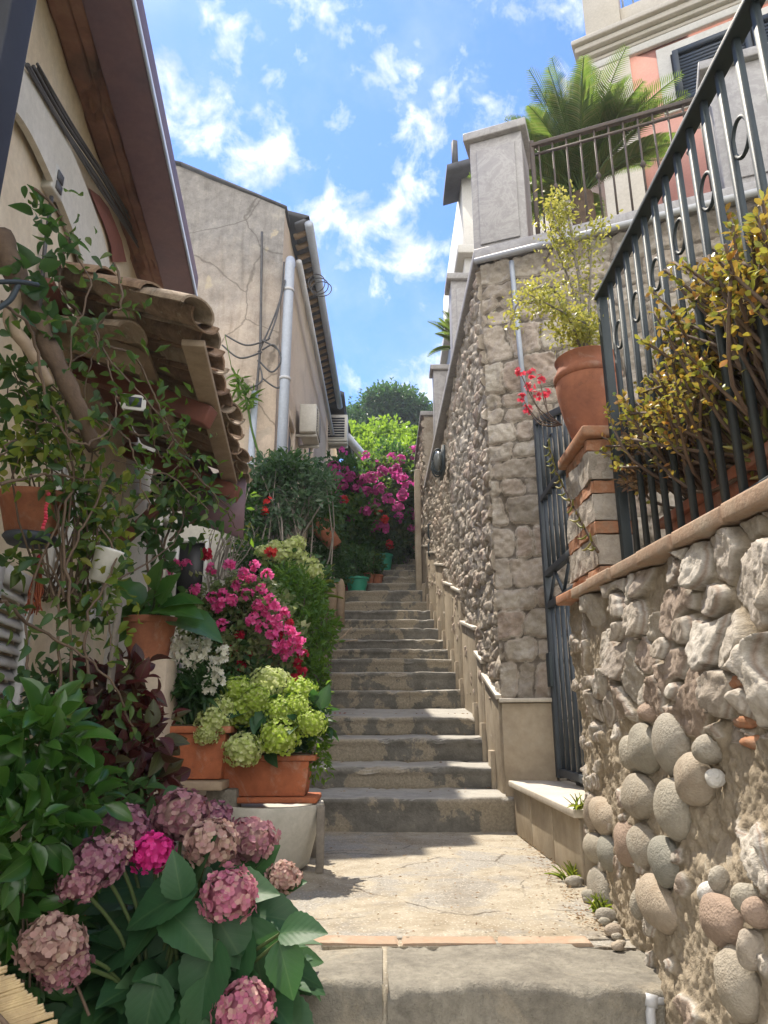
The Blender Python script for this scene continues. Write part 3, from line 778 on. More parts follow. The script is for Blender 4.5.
# end face looking at the gate is part of the sheet; coping bricks
cpx = 0
y = 2.80
while y > .55:
    L = .235 + rng.rand() * .03
    c = MB(); j_ = rng.rand() * .012
    xa = wall_x(y, ZT) - .055 + j_; xb = wall_x(y - L, ZT) - .055 + j_
    r4 = .004 + rng.rand() * .004; z1_, z2_ = float(ztop(y)) + r4, float(ztop(y - L)) + r4
    c.hexa((xa, y, z1_), (xb, y - L + .008, z2_), (xb, y - L + .008, z2_ + .038), (xa, y, z1_ + .038), (.30, 0, 0))
    c.build("coping_tile", M['terracotta_brick'] if y > 2.6 else M['brick_strip'], NW, bevel=.007)
    y -= L
# pebbles: (px, py, long px, short px, lean deg, kind)
PEB = [(673, 667, 64, 33, -8, 0), (693, 742, 62, 33, -12, 0), (650, 748, 52, 30, 0, 0), (637, 752, 40, 22, 8, 0), (646, 797, 50, 32, -3, 0), (700, 779, 52, 34, -6, 0),
       (680, 808, 66, 34, 2, 0), (648, 846, 48, 26, -6, 0), (671, 861, 50, 31, -4, 3), (664, 904, 54, 36, 0, 0), (716, 748, 32, 22, 4, 0), (721, 778, 20, 14, 0, 2),
       (657, 712, 22, 17, 0, 1), (675, 745, 64, 34, 0, 0), (607, 816, 38, 22, 4, 0), (597, 812, 36, 12, 0, 0), (600, 848, 34, 18, 0, 0), (612, 852, 34, 17, 6, 3), (605, 892, 54, 20, 2, 0),
       (632, 843, 50, 18, 10, 1), (646, 905, 34, 12, 0, 0), (731, 920, 54, 40, -6, 1), (726, 880, 28, 15, 4, 0), (716, 892, 24, 16, 0, 2), (755, 898, 32, 20, 0, 0), (764, 912, 34, 20, 0, 1),
       (745, 984, 76, 36, -24, 0), (760, 950, 44, 20, 10, 0)]
PEB = [p for p in PEB if p[:2] != (693, 742)]
PEB[0] = (677, 744, 62, 33, -10, 0); PEB = [p for p in PEB if p[:2] != (675, 745)]
for (px, py, a_, b_, lean, kd) in PEB:
    r_ = ray(px, py); t = 1.0
    for _ in range(20):
        p_ = r_ * t; t += (wall_x(p_[1], p_[2]) - p_[0]) / max(.05, r_[0]) * .8
    p_ = r_ * t; zc = p_[1] * math.cos(PITCH) + p_[2] * math.sin(PITCH)
    # the wall runs away from the lens: px across the picture stretch by the view angle
    def prj(w): zq = w[1] * math.cos(PITCH) + w[2] * math.sin(PITCH); return np.array([384 + FOC * w[0] / zq, 512 - FOC * (w[2] * math.cos(PITCH) - w[1] * math.sin(PITCH)) / zq])
    ky = abs(prj(p_ + [wall_x(p_[1] - .02, p_[2]) - p_[0], -.02, 0])[0] - prj(p_)[0]) / .02; kz = abs(prj(p_ + [0, 0, .02])[1] - prj(p_)[1]) / .02
    sy = max(.014, (b_ - 7) / ky / 2); sz = a_ / kz / 2
    pm = MB(); pm.ball((0, 0, 0), (min(.034, sy * 1.1), sy, sz), 24, 18, seed=int(px), rough=.16)
    V = pm.V[0]; an = R(lean); ca, sa = math.cos(an), math.sin(an)
    V = np.stack([V[:, 0], V[:, 1] * ca - V[:, 2] * sa, V[:, 1] * sa + V[:, 2] * ca], 1) + np.array([p_[0] - .012, p_[1], p_[2]])
    pm.V[0] = V
    pm.build("pebble", [M['pebble'], M['pebble_red'], M['pebble_white'], M['pebble_green']][kd], NW, smooth=True)
# broken red bricks stuck in the wall at the right edge
for (px, py) in ((752, 692), (756, 706), (750, 722), (758, 742), (740, 683)):
    r_ = ray(px, py); p_ = r_ * (.66 / r_[0]); bm = MB(); bm.ball(p_, (.022, .05, .013), 10, 8, seed=px, rough=.3)
    bm.build("brick_shard", M['terracotta_brick'], NW, smooth=True)

# loose rubble at the foot of the wall
for q in range(16):
    y = 1.9 + rng.rand() * .9; x = wall_x(y, SZ0) - .02 - rng.rand() * .05; s_ = .008 + rng.rand() ** 2 * .025
    rb = MB(); rb.ball((x, y, SZ0 + s_ * .5), (s_ * 1.3, s_, s_ * .8), 10, 7, seed=q + 3, rough=.3)
    tag(rb.build("loose_stone", M['pebble'], None, smooth=True), "small loose stone lying at the foot of the pebble wall", "stone", "loose stones at the wall foot")

# tap and pipe at the bottom right
TP = empty("water_pipe", (.6, 1.7, -.7), "short grey water pipe with a joint at the foot of the near wall", "pipe")
p0 = at(652, 1000, X=.60); 
b = MB(); b.tube([p0 + [0.03, .0, .0], p0, p0 + [-.01, -.012, -.02], p0 + [-.012, -.016, -.25]], .011, 10); b.build("pipe", M['pipe_white'], TP, smooth=True)
b = MB(); b.tube([p0 + [.0, .0, .012], p0 + [-.005, -.004, -.012]], .0145, 12); b.build("joint", M['pipe_white'], TP, smooth=True)

# ------------------------------------------------------------------ brick pillar
BP = empty("brick_pillar", (.81, 2.58, .46), "narrow stone and brick pillar between gate and railing", "pillar")
x0, x1, y0, y1 = .765, .915, 2.44, 2.80
z = .47
lay = 0
while z < .99:
    hgt = (.052, .115, .05, .105)[lay % 4]; stone = lay % 2 == 1
    j1, j2 = (rng.rand(2) - .5) * .02
    f = MB()
    def hb(s, t, sd=lay): return (fbm(s * 14, t * 14, 60 + sd, 4) - .5) * .03 + .006, np.where(fbm(s * 6, t * 6, sd) > .4, .6, .3)
    xa, xb_, ya, yb = x0 + j1, x1, y0 + j2, y1
    relief(f, (xa, ya, z), (xb_, ya, z), (xb_, ya, z + hgt - .006), (xa, ya, z + hgt - .006), 20, 10, hb, .03, out=(0, -1, 0))
    relief(f, (xa, yb, z), (xa, ya, z), (xa, ya, z + hgt - .006), (xa, yb, z + hgt - .006), 40, 10, hb, .03, out=(-1, 0, 0))
    f.build("stone_course" if stone else "brick_course", M['stone_far'] if stone else M['terracotta_brick'], BP, smooth=True)
    z += hgt; lay += 1
f = MB(); f.box((x0 + .02, y0 + .02, .44), (x1 - .01, y1, z - .01)); f.build("core", M['plaster_rough'], BP)
f = MB(); f.box((x0 - .025, y0 - .02, z), (x1, y1 + .01, z + .045)); f.build("cap", M['terracotta_brick'], BP, bevel=.01)
PILZ = z + .045

# ------------------------------------------------------------------ near railing
RL = empty("wrought_iron_railing", (.85, 1.6, .46), "dark wrought iron railing with rings standing on the near wall coping", "railing")
rx = .855; rz0, rz1 = .50, 1.59
m = MB(); m.box((rx - .024, .55, rz1 - .008), (rx + .024, 2.42, rz1 + .010)); m.build("handrail", M['iron'], RL, bevel=.003)
m = MB(); m.box((rx - .013, .55, rz0 - .01), (rx + .013, 2.39, rz0 + .012)); m.build("bottom_rail", M['iron'], RL, bevel=.003)
m = MB(); m.box((rx - .017, 2.385, .468), (rx + .017, 2.419, rz1 - .009)); m.build("post", M['iron'], RL, bevel=.003)
q = 0; y = 2.30
while y > .62:
    m = MB(); m.box((rx - .008, y - .008, rz0 + .013), (rx + .008, y + .008, rz1 - .009)); m.build("bar", M['iron'], RL)
    if q % 2 == 0:
        a = np.linspace(0, 2 * np.pi, 26); m = MB(); m.tube(np.stack([0 * a + rx, y - .045 + .036 * np.cos(a), 1.335 + .052 * np.sin(a)], 1), .0055, 6, caps=False)
        m.build("ring", M['iron'], RL, smooth=True)
    y -= .09; q += 1

# ------------------------------------------------------------------ terrace railing
TR = empty("terrace_railing", (1.5, 3.85, TZ), "rusty brown terrace railing between two grey marble piers", "railing")
A = np.array([1.04, 4.0, 0]); B = np.array([2.17, 3.56, 0])
m = MB(); m.bar(A + [0, 0, 3.86], B + [0, 0, 3.86], .035, .03); m.build("handrail", M['iron_rust'], TR, bevel=.004)
m = MB(); m.bar(A + [0, 0, 3.78], B + [0, 0, 3.78], .014, .018); m.build("rail", M['iron_rust'], TR); m = MB(); m.bar(A + [0, 0, 3.10], B + [0, 0, 3.10], .014, .018); m.build("rail", M['iron_rust'], TR)
for q in range(13):
    p_ = A + (B - A) * (q + .5) / 13; m = MB(); m.bar(p_ + [0, 0, 3.11], p_ + [0, 0, 3.85], .011)
    if q % 3 == 1: m.tube([p_ + [0, 0, 3.44], p_ + [0, 0, 3.47], p_ + [0, 0, 3.50]], [.006, .02, .006], 8)
    m.build("bar", M['iron_rust'], TR)
m = MB(); m.bar(A + [0, 0, 3.02], A + [0, 0, 3.9], .026); m.build("post", M['iron_rust'], TR)

# drip pipe under the terrace and small pipe down the wall
DP = MB()
a0 = at(512, 268, Y=3.93); a1 = at(526, 412, Y=3.93)
DP.tube([a0 + [0, .0, .05], a0, a1 * .5 + a0 * .5, a1], .016, 10)
tag(DP.build("wall_pipe", M['pipe'], None, smooth=True), "thin pale blue pipe running down the stone wall beside the gate", "pipe")
DP = MB(); DP.tube([(.60, 3.965, 2.89), (2.5, 3.19, 2.90)], .022, 10)
tag(DP.build("gutter_pipe", M['pipe_white'], None, smooth=True), "long pale pipe running below the terrace coping", "pipe")

# oval lamp and iron handle on the stone wall
l0 = at(441, 463, X=.56)
WLp = empty("wall_lamp", l0, "small dark oval lamp fixed high on the stone wall", "lamp")
m = MB(); m.ball(l0 + [-.03, 0, 0], (.05, .16, .11), 16, 10); m.build("glass", plain("dusty_glass", (.2, .21, .2), None, 5, .2, .05, 30), WLp, smooth=True)
for q in (-.07, 0, .07):
    a = np.linspace(0, 2 * np.pi, 24); m = MB(); m.tube(np.stack([l0[0] - .035 - .055 * np.cos(a) * 1.0, l0[1] + q + 0 * a, l0[2] + .12 * np.sin(a)], 1), .008, 6); m.build("guard", M['iron'], WLp, smooth=True)
m = MB(); m.box(l0 + [0, -.18, -.12], l0 + [.03, .18, .12]); m.build("back_plate", M['iron'], WLp)
h0 = at(431, 540, X=.585)
m = MB(); m.tube([h0 + [.04, 0, .22], h0 + [-.03, .0, .2], h0 + [-.03, 0, .05], h0 + [-.0, .05, 0], h0 + [-.03, 0, -.05], h0 + [-.03, 0, -.2], h0 + [.04, 0, -.22]], .012, 8)
tag(m.build("iron_hook", M['iron'], None, smooth=True), "long bent iron hook fixed low on the stone wall", "hook")

# ------------------------------------------------------------------ villa above the terrace
VL = empty("villa", (2.6, 6.4, 2.95), "salmon pink villa with cream cornice and dark shuttered window above the terrace", "villa")
vo = at(592, 66, Y=6.5)                      # lower left corner of its cornice
vz = vo[2]; V0 = np.array([vo[0], vo[1], 0]); vd = np.array([.888, -.46, 0]); vd /= np.linalg.norm(vd); vn = np.array([-vd[1] * -1, -vd[0], 0]); vn = np.array([vd[1], -vd[0], 0])
def vp(s, o, z): return V0 + vd * s + vn * o + np.array([0, 0, z])
def vbox(mb, s0, s1, o0, o1, z0, z1):
    q = [vp(s0, o0, z0), vp(s1, o0, z0), vp(s1, o0, z1), vp(s0, o0, z1)]
    mb.hexa(q[0], q[1], q[2], q[3], vn * (o1 - o0)); return mb
vbox(MB(), 0.0, 6.0, -.0, -3.5, 2.95, vz + .35).build("wall", M['pink_render'], VL)
vbox(MB(), .0, .42, .004, .05, 2.95, vz - .125).build("corner_strip", M['cream_render'], VL, bevel=.004)
vbox(MB(), -.01, 6.0, .06, .004, vz - .12, vz - .02).build("white_band", M['white_stucco'], VL, bevel=.01)
m = MB()
for k, (o, za, zb) in enumerate(((.05, 0, .05), (.10, .053, .11), (.16, .113, .19), (.21, .193, .26))): vbox(m, -.08 - o * .5, 6.1, -.1, o, vz + za, vz + zb)
m.build("cornice", M['cream_render'], VL, bevel=.012)
m = MB(); vbox(m, -.02, .38, -.25, .12, vz + .263, vz + 1.4); m.build("parapet_pier", M['cream_render'], VL, bevel=.01)
m = MB(); vbox(m, .38, 1.4, -.1, .05, vz + .263, vz + .62); vbox(m, 1.4, 6, -.1, .05, vz + .263, vz + 1.2); m.build("parapet", M['cream_render'], VL, bevel=.01)
m = MB()
for q in range(9): m.bar(vp(.42 + q * .115, -.02, vz + .62), vp(.42 + q * .115, -.02, vz + 1.35), .016)
m.bar(vp(.38, -.02, vz + 1.35), vp(1.4, -.02, vz + 1.35), .03); m.build("balustrade", M['pipe'], VL)
# window: frame, two shutters with slats
wz0, wz1 = vz - 1.05, vz - .34; ws0, ws1 = .86, 2.4
vbox(MB(), ws0 - .16, ws1 + .22, .002, .04, wz0 - .05, wz1 + .16).build("window_surround", M['white_stucco'], VL, bevel=.008)
wf = vbox(MB(), ws0 - .02, ws1 + .02, .042, .055, wz0, wz1).build("window", M['black'], VL)
for (a_, b_) in ((ws0, (ws0 + ws1) / 2 - .01), ((ws0 + ws1) / 2 + .01, ws1)):
    m = MB(); vbox(m, a_, a_ + .06, .058, .10, wz0, wz1); vbox(m, b_ - .06, b_, .058, .10, wz0, wz1); vbox(m, a_ + .06, b_ - .06, .058, .10, wz0, wz0 + .06); vbox(m, a_ + .06, b_ - .06, .058, .10, wz1 - .06, wz1)
    k = int((wz1 - wz0 - .14) / .045)
    for q in range(k): vbox(m, a_ + .06, b_ - .06, .066, .088, wz0 + .075 + q * .045, wz0 + .075 + q * .045 + .03)
    m.build("shutter", M['shutter_dark'], VL)
# cream house end with dark eave behind the first pier
CH = empty("cream_house", (1.2, 9, 2), "cream house end with dark grey eave rising behind the corner pier", "house")
ca = at(462, 190, Y=7.2); cb = at(480, 190, Y=7.2)
m = MB(); m.box((ca[0], 7.2, 2.9), (ca[0] + 2.2, 10, ca[2] + .25)); m.build("wall", M['white_stucco'], CH)
m = MB(); m.box((ca[0] - .09, 7.1, ca[2] - .98), (ca[0] + 2.0, 9.9, ca[2] - .86)); m.build("string_course", M['white_stucco'], CH, bevel=.01)
m = MB(); m.hexa((ca[0] - .2, 7.0, ca[2] + .10), (ca[0] + 2.2, 7.0, ca[2] + .9), (ca[0] + 2.2, 7.0, ca[2] + 1.0), (ca[0] - .2, 7.0, ca[2] + .20), (0, .6, 0)); m.build("roof", M['roof_grey'], CH)
m = MB(); m.box((ca[0] - .12, 7.05, ca[2] + .22), (ca[0] - .06, 7.11, ca[2] + .62), rotz=.3); m.build("vent_pipe", M['roof_grey'], CH)
# ------------------------------------------------------------------ left: cream house with deep eave
def ex(y): return -.955 - .134 * (y - 1.99)          # eave edge
def wx(y): return ex(y) - .34                        # wall face
H1 = empty("cream_house", (wx(2), 2, SZ0 - .17), "cream plastered house on the left under a purple brown eave", "house")
def wall_piece(y0, y1, z0, z1, mat, name="wall", thick=.25, amp=.01):
    m = MB()
    relief(m, (wx(y0), y0, z0), (wx(y1), y1, z0), (wx(y1), y1, z1), (wx(y0), y0, z1), 90, 90,
           lambda s, t: ((fbm(s * 2.5, t * 2.5, 71, 5) - .5) * amp * 2.5, .5 + 0 * s), thick, out=(1, 0, 0))
    return m.build(name, mat, H1, smooth=True)
wall_piece(.2, 3.98, -1.7, 2.66, M['house_cream'])
wall_piece(3.985, 6.0, -1.0, 2.05, M['house_white'])
m = MB(); m.hexa((ex(.2), .2, 2.60), (ex(4.0), 4.0, 2.60), (ex(4.0) - .19, 4.0, 2.60), (ex(.2) - .19, .2, 2.60), (0, 0, .19)); m.build("eave_box", M['soffit'], H1, bevel=.012)
m = MB()
relief(m, (ex(.2) - .16, .2, 2.625), (ex(4.0) - .16, 4.0, 2.625), (wx(4.0) - .05, 4.0, 2.625), (wx(.2) - .05, .2, 2.625), 260, 40,
       lambda s, t: (-.03 * ((fbm(s * 2.2, t * 9, 75, 4)) > .6) + (fbm(s * 8, t * 8, 76, 4) - .5) * .03 - .02 * ((t % .085) < .008), .5 + 0 * s), .05, out=(0, 0, -1))
m.build("soffit_boards", M['soffit_rust'], H1, smooth=False)
m = MB(); m.hexa((ex(.2) + .006, .2, 2.60), (ex(4.02) + .006, 4.02, 2.60), (ex(4.02) + .001, 4.02, 2.60), (ex(.2) + .001, .2, 2.60), (0, 0, .05)); m.build("metal_edge", M['pipe'], H1)
m = MB(); m.hexa((ex(.2) - .06, .2, 2.80), (ex(3.98) - .06, 3.98, 2.80), (ex(3.98) - 3.5, 3.98, 3.9), (ex(.2) - 3.5, .2, 3.9), (0, 0, .06)); m.build("roof", M['tile'], H1)
m = MB(); m.hexa((wx(4) - .3, 4.0, 2.5), (wx(4) - 4, 4.0, 2.5), (wx(4) - 4, 4.0, 3.85), (wx(4) - .3, 4.0, 2.85), (0, -.2, 0)); m.build("gable", M['house_cream'], H1)
# moulded arch band and red patch
def onwall(px, py, o=.02):
    r_ = ray(px, py); t = 2.0
    for _ in range(40): p_ = r_ * t; t += (wx(p_[1]) + o - p_[0]) / r_[0] * .8
    return r_ * t
def curve(pts, n=40):
    pts = np.array(pts, float); k = len(pts); t = np.linspace(0, k - 1, n)
    out = np.zeros((n, 3))
    for a in range(n):
        i = min(int(t[a]), k - 2); f = t[a] - i
        p0, p1, p2, p3 = pts[max(i - 1, 0)], pts[i], pts[i + 1], pts[min(i + 2, k - 1)]
        out[a] = .5 * ((2 * p1) + (-p0 + p2) * f + (2 * p0 - 5 * p1 + 4 * p2 - p3) * f * f + (-p0 + 3 * p1 - 3 * p2 + p3) * f ** 3)
    return out
A_ = curve([onwall(*q) for q in ((10, 62), (38, 95), (70, 160), (98, 235), (112, 300))], 50); B_ = curve([onwall(*q) for q in ((-20, 90), (14, 118), (44, 175), (74, 250), (92, 320))], 50)
m = MB(); V = np.concatenate([A_, B_, A_ + [.025, 0, 0], B_ + [.025, 0, 0]]); i = np.arange(49)
m.add(V, np.concatenate([np.stack([100 + i, 150 + i, 151 + i, 101 + i], 1), np.stack([i, 100 + i, 101 + i, i + 1], 1), np.stack([50 + i, 51 + i, 151 + i, 150 + i], 1)])); m.build("arch_band", M['house_white'], H1, smooth=True, auto=40)
rp = np.array([onwall(x, y, .014) for x, y in ((88, 188), (99, 196), (108, 208), (114, 222), (121, 240), (126, 262), (112, 262), (110, 245), (104, 226), (96, 208))])
m = MB(); m.add(rp, np.arange(10).reshape(1, -1)); m.add(rp + [.004, 0, 0], np.arange(10).reshape(1, -1)); m.build("red_patch", M['red_patch'], H1)
# louvred shutters
def louvre(y0, y1, z0, z1, name="shutter"):
    m = MB()
    def B(ya, yb, za, zb, o0, o1): m.hexa((wx(ya) + o1, ya, za), (wx(yb) + o1, yb, za), (wx(yb) + o1, yb, zb), (wx(ya) + o1, ya, zb), (-(o1 - o0), 0, 0))
    B(y0, y0 + .05, z0, z1, .03, .07); B(y1 - .05, y1, z0, z1, .03, .07); B(y0 + .05, y1 - .05, z0, z0 + .06, .03, .07); B(y0 + .05, y1 - .05, z1 - .06, z1, .03, .07)
    z = z0 + .07
    while z < z1 - .1: 
        m.hexa((wx(y0) + .066, y0 + .05, z), (wx(y1) + .066, y1 - .05, z), (wx(y1) + .04, y1 - .05, z + .035), (wx(y0) + .04, y0 + .05, z + .035), (-.006, 0, -.006)); z += .045
    return m.build(name, M['white_paint'], H1)
louvre(2.25, 2.62, -.75, .5); louvre(2.72, 2.98, .5, 1.0); louvre(3.3, 3.6, .45, 1.05)
m = MB(); m.hexa((wx(5.2) + .02, 5.05, .85), (wx(5.4) + .02, 5.32, .85), (wx(5.4) + .02, 5.32, 1.45), (wx(5.2) + .02, 5.05, 1.45), (-.01, 0, 0)); m.build("window", M['black'], H1)
m = MB()
for (y0_, y1_, z0_, z1_) in ((5.0, 5.05, .8, 1.5), (5.32, 5.37, .8, 1.5), (5.05, 5.32, 1.45, 1.5)): m.hexa((wx(y0_) + .05, y0_, z0_), (wx(y1_) + .05, y1_, z0_), (wx(y1_) + .05, y1_, z1_), (wx(y0_) + .05, y0_, z1_), (-.04, 0, 0))
m.build("window_frame", M['house_white'], H1)
# white annex wall turned to the street with a small dark window
an = empty("white_annex", (-1.6, 5.9, 0), "low white annex wall behind the geraniums at the end of the cream house", "wall")
m = MB(); relief(m, (-2.4, 5.9, -.6), (-1.18, 5.9, -.6), (-1.18, 5.9, 1.95), (-2.4, 5.9, 1.95), 60, 80, lambda s, t: ((fbm(s * 3, t * 3, 81, 5) - .5) * .03, .5 + 0 * s), .3, out=(0, -1, 0)); m.build("wall", M['house_white'], an, smooth=True)
w0 = at(188, 575, Y=5.85)
m = MB(); m.box((w0[0] - .09, 5.855, w0[2] - .25), (w0[0] + .13, 5.87, w0[2] + .28)); m.build("window", M['black'], an)
m = MB(); 
for (a_, b_, c_, d_) in ((-.12, -.09, -.28, .31), (.13, .16, -.28, .31), (-.09, .13, .281, .31)): m.box((w0[0] + a_, 5.83, w0[2] + c_), (w0[0] + b_, 5.855, w0[2] + d_))
m.build("window_frame", M['white_paint'], an)
m = MB(); m.box((-2.45, 5.86, 1.96), (-1.14, 6.2, 2.01)); m.build("coping", M['marble_cream'], an)

# cable bundle along the wall, meter box
def sag(p, q, n=14, s=.03, seed=0):
    g = np.random.RandomState(seed); t = np.linspace(0, 1, n)[:, None]
    P = np.array(p) * (1 - t) + np.array(q) * t; P[:, 2] -= s * 4 * (t * (1 - t))[:, 0]; return P + np.cumsum(g.normal(size=(n, 3)) * .004, 0) * np.sin(np.pi * t)
CB = empty("cable_bundle", onwall(100, 170), "bundle of dark cables running along the cream wall below the eave", "cables")
for q in range(6):
    pts = curve([onwall(23 + q * 3.2, 62 + q * 1, .05), onwall(58 + q * 2.6, 122 + (q * 7) % 4, .05), onwall(96 + q * 2.9, 184 - (q * 5) % 4, .05), onwall(132 + q * 2.6, 238 + q, .05), onwall(164 + q * 2, 290, .05)], 40)
    m = MB(); m.tube(pts + rng.normal(size=3) * .004, 0.0075 if q % 2 else .0055, 7); m.build("cable", M['cable'], CB, smooth=True)
bx = onwall(54, 182, .03)
EB = empty("meter_box", bx, "small grey electrical box on the cream wall with a conduit", "box")
m = MB(); m.box(bx + [-.03, -.045, -.06], bx + [.02, .045, .065]); o = m.build("case", M['ac_white'], EB, bevel=.008)
m = MB(); m.box(bx + [.021, -.022, .0], bx + [.026, .022, .04]); m.box(bx + [.021, -.022, -.045], bx + [.026, .022, -.01]); m.build("window", M['roof_grey'], EB)
m = MB(); m.tube([bx + [0, 0, -.07], bx + [0, .01, -.3], bx + [0, .05, -.6]], .008, 8); m.build("conduit", M['cable'], EB, smooth=True)

# dark steel post close on the left
c0 = at(38, 0, Y=1.0); PST = MB(); PST.box((c0[0] - .09, .93, -1.6), (c0[0], 1.0, 2.3))
o = PST.build("steel_post", M['charcoal_metal'], None, bevel=.004); tag(o, "dark blue steel post close by at the top left corner", "post")

# ------------------------------------------------------------------ tiled canopy
CN = empty("tiled_canopy", (wx(3), 3, 1.3), "old clay tile canopy on timber beams jutting from the cream house", "canopy")
def cex(y): return -.605 - .125 * (y - 2.1)
y_a, y_b = 2.12, 3.86
ncol = 10
def tile(mb, p, q, r0, r1, up, n=10, th=.011, seed=0):
    """half round clay tile from p to q, hump towards up"""
    p = np.array(p); q = np.array(q); d = (q - p) / np.linalg.norm(q - p); x = np.cross(d, up); x /= np.linalg.norm(x); z = np.cross(x, d)
    g = np.random.RandomState(seed)
    an_ = np.linspace(-.05, np.pi + .05, n)
    V = []
    for k in range(6):
        t = k / 5; c = p + (q - p) * t; rr = r0 + (r1 - r0) * t
        for off in (0, -th):
            w = (rr + off) * (1 + .03 * np.sin(an_ * 3 + seed + k))
            V.append(c + np.cos(an_)[:, None] * w[:, None] * x + np.sin(an_)[:, None] * w[:, None] * z * .62)
    V = np.concatenate(V); F = []
    def idx(k, o, a): return (k * 2 + o) * n + a
    for k in range(5):
        for a in range(n - 1):
            F += [[idx(k, 0, a), idx(k, 0, a + 1), idx(k + 1, 0, a + 1), idx(k + 1, 0, a)], [idx(k, 1, a), idx(k + 1, 1, a), idx(k + 1, 1, a + 1), idx(k, 1, a + 1)]]
        for a in (0, n - 1): F.append([idx(k, 0, a), idx(k + 1, 0, a), idx(k + 1, 1, a), idx(k, 1, a)])
    for k in (0, 5):
        for a in range(n - 1): F.append([idx(k, 0, a), idx(k, 0, a + 1), idx(k, 1, a + 1), idx(k, 1, a)])
    mb.add(V, np.array(F))
sp_ = (y_b - y_a) / ncol
for c in range(ncol + 1):
    y = y_a + c * sp_
    X0 = wx(y) + .02; X1 = cex(y) + (rng.rand() - .5) * .07
    for (dy, up, r_) in ((0, np.array([0, 0, 1.]), .085), (sp_ / 2, np.array([0, 0, -1.]), .082)):
        nt = 3
        for k in range(nt):
            a = k / nt - .02; b = (k + 1) / nt + .06
            if k == nt - 1: b = 1.0
            zf = lambda f: 1.60 - .32 * f + (.014 * (nt - k)) + (.045 if up[2] > 0 else .09)
            pa = (X0 + (X1 - X0) * a, y + dy + .27 * (1 - a) + (rng.rand() - .5) * .012, zf(a)); pb_ = (X0 + (X1 - X0) * b, y + dy + .27 * (1 - b) + (rng.rand() - .5) * .02, zf(b) + (rng.rand() - .5) * .022)
            m = MB(); tile(m, pa, pb_, r_ * .86, r_, up, seed=c * 7 + k); m.build("clay_tile", M['tile'], CN, smooth=True, auto=50)
# beams under the tiles
def beam(p, q, w, h, mat, nm): m = MB(); m.bar(p, q, w, h); return m.build(nm, mat, CN, bevel=.005)
for f, mt, w in ((.9, 'beam_pale', .085), (.52, 'beam_pale', .075), (.08, 'beam_red', .06)):
    z = 1.60 - .32 * f + .005
    ya, yb = y_a + .16, y_b
    beam((wx(ya) + (cex(ya) - wx(ya)) * f, ya, z), (wx(yb) + (cex(yb) - wx(yb)) * f, yb, z), w, .028, M[mt], "batten")
for y, mt, l in ((2.5, 'beam_pale', .55), (2.78, 'beam_red', .92), (3.80, 'beam_red', .98)):
    beam((wx(y) - .0, y + .1, 1.535), (wx(y) + (cex(y) - wx(y)) * l, y, 1.535 - .32 * l), .075, .085, M[mt], "rafter")
for y in (3.80,): beam((wx(y) + .02, y + .1, .95), (wx(y) + .40, y + .1, 1.38), .05, .06, M['beam_red'], "brace")
m = MB(); m.hexa((cex(3.9) - .35, 3.93, 1.12), (cex(3.9) + .01, 3.93, 1.0), (cex(3.9) + .01, 3.93, 1.36), (cex(3.9) - .35, 3.93, 1.53), (0, .03, 0)); m.build("end_board", M['soffit'], CN)
m = MB(); tile(m, (wx(2.3) + .0, 2.5, 1.52), (cex(2.3) - .30, 2.3, 1.36), .06, .075, np.array([0, 0, 1.]), seed=99); m.build("loose_tile", M['tile'], CN, smooth=True, auto=50)

# ------------------------------------------------------------------ air conditioners
def aircon(name, label, c, w, h, d, face):
    """box with fan grille; face = 'y' looks to -Y, 'x' looks to +X"""
    t = empty(name, c, label, "air conditioner", "air conditioning units on the house walls")
    c = np.array(c, float)
    s = np.array([w / 2, d / 2, h / 2]) if face == 'y' else np.array([d / 2, w / 2, h / 2])
    m = MB(); m.box(c - s, c + s); m.build("case", M['ac_white'], t, bevel=.012)
    m = MB(); g = MB(); k = 9
    if face == 'y':
        g.box(c + [-w * .38, -d / 2 - .004, -h * .40], c + [w * .38, -d / 2 + .01, h * .40])
        for q in range(k): z = -h * .38 + h * .76 * q / (k - 1); m.box(c + [-w * .38, -d / 2 - .014, z - .006], c + [w * .38, -d / 2 - .005, z + .006])
    else:
        g.box(c + [d / 2 - .01, -w * .38, -h * .40], c + [d / 2 + .004, w * .38, h * .40]); 
        for q in range(k): z = -h * .38 + h * .76 * q / (k - 1); m.box(c + [d / 2 + .005, -w * .38, z - .006], c + [d / 2 + .014, w * .38, z + .006])
    g.build("fan_opening", M['charcoal_metal'], t); m.build("grille", M['ac_white'], t)
    b = MB(); b.bar(c + [-s[0] - .1, -s[1] * .7, -s[2] - .02], c + [s[0], -s[1] * .7, -s[2] - .02], .03); b.build("bracket", M['ac_white'], t)
    b = MB(); b.bar(c + [-s[0] - .1, s[1] * .7, -s[2] - .02], c + [s[0], s[1] * .7, -s[2] - .02], .03); b.build("bracket", M['ac_white'], t)
    return t
ac0 = at(179, 468, Y=4.35)
aircon("air_conditioner", "white louvred air conditioner under the clay tile canopy", ac0, .24, .42, .3, 'y')
m = MB(); q0 = at(205, 478, Y=4.3); q1 = at(232, 528, Y=4.3); m.bar(q0, q1, .035, .15); tag(m.build("awning_arm", M['white_paint'], None, bevel=.004), "sloping white board below the canopy beside the white annex", "board")

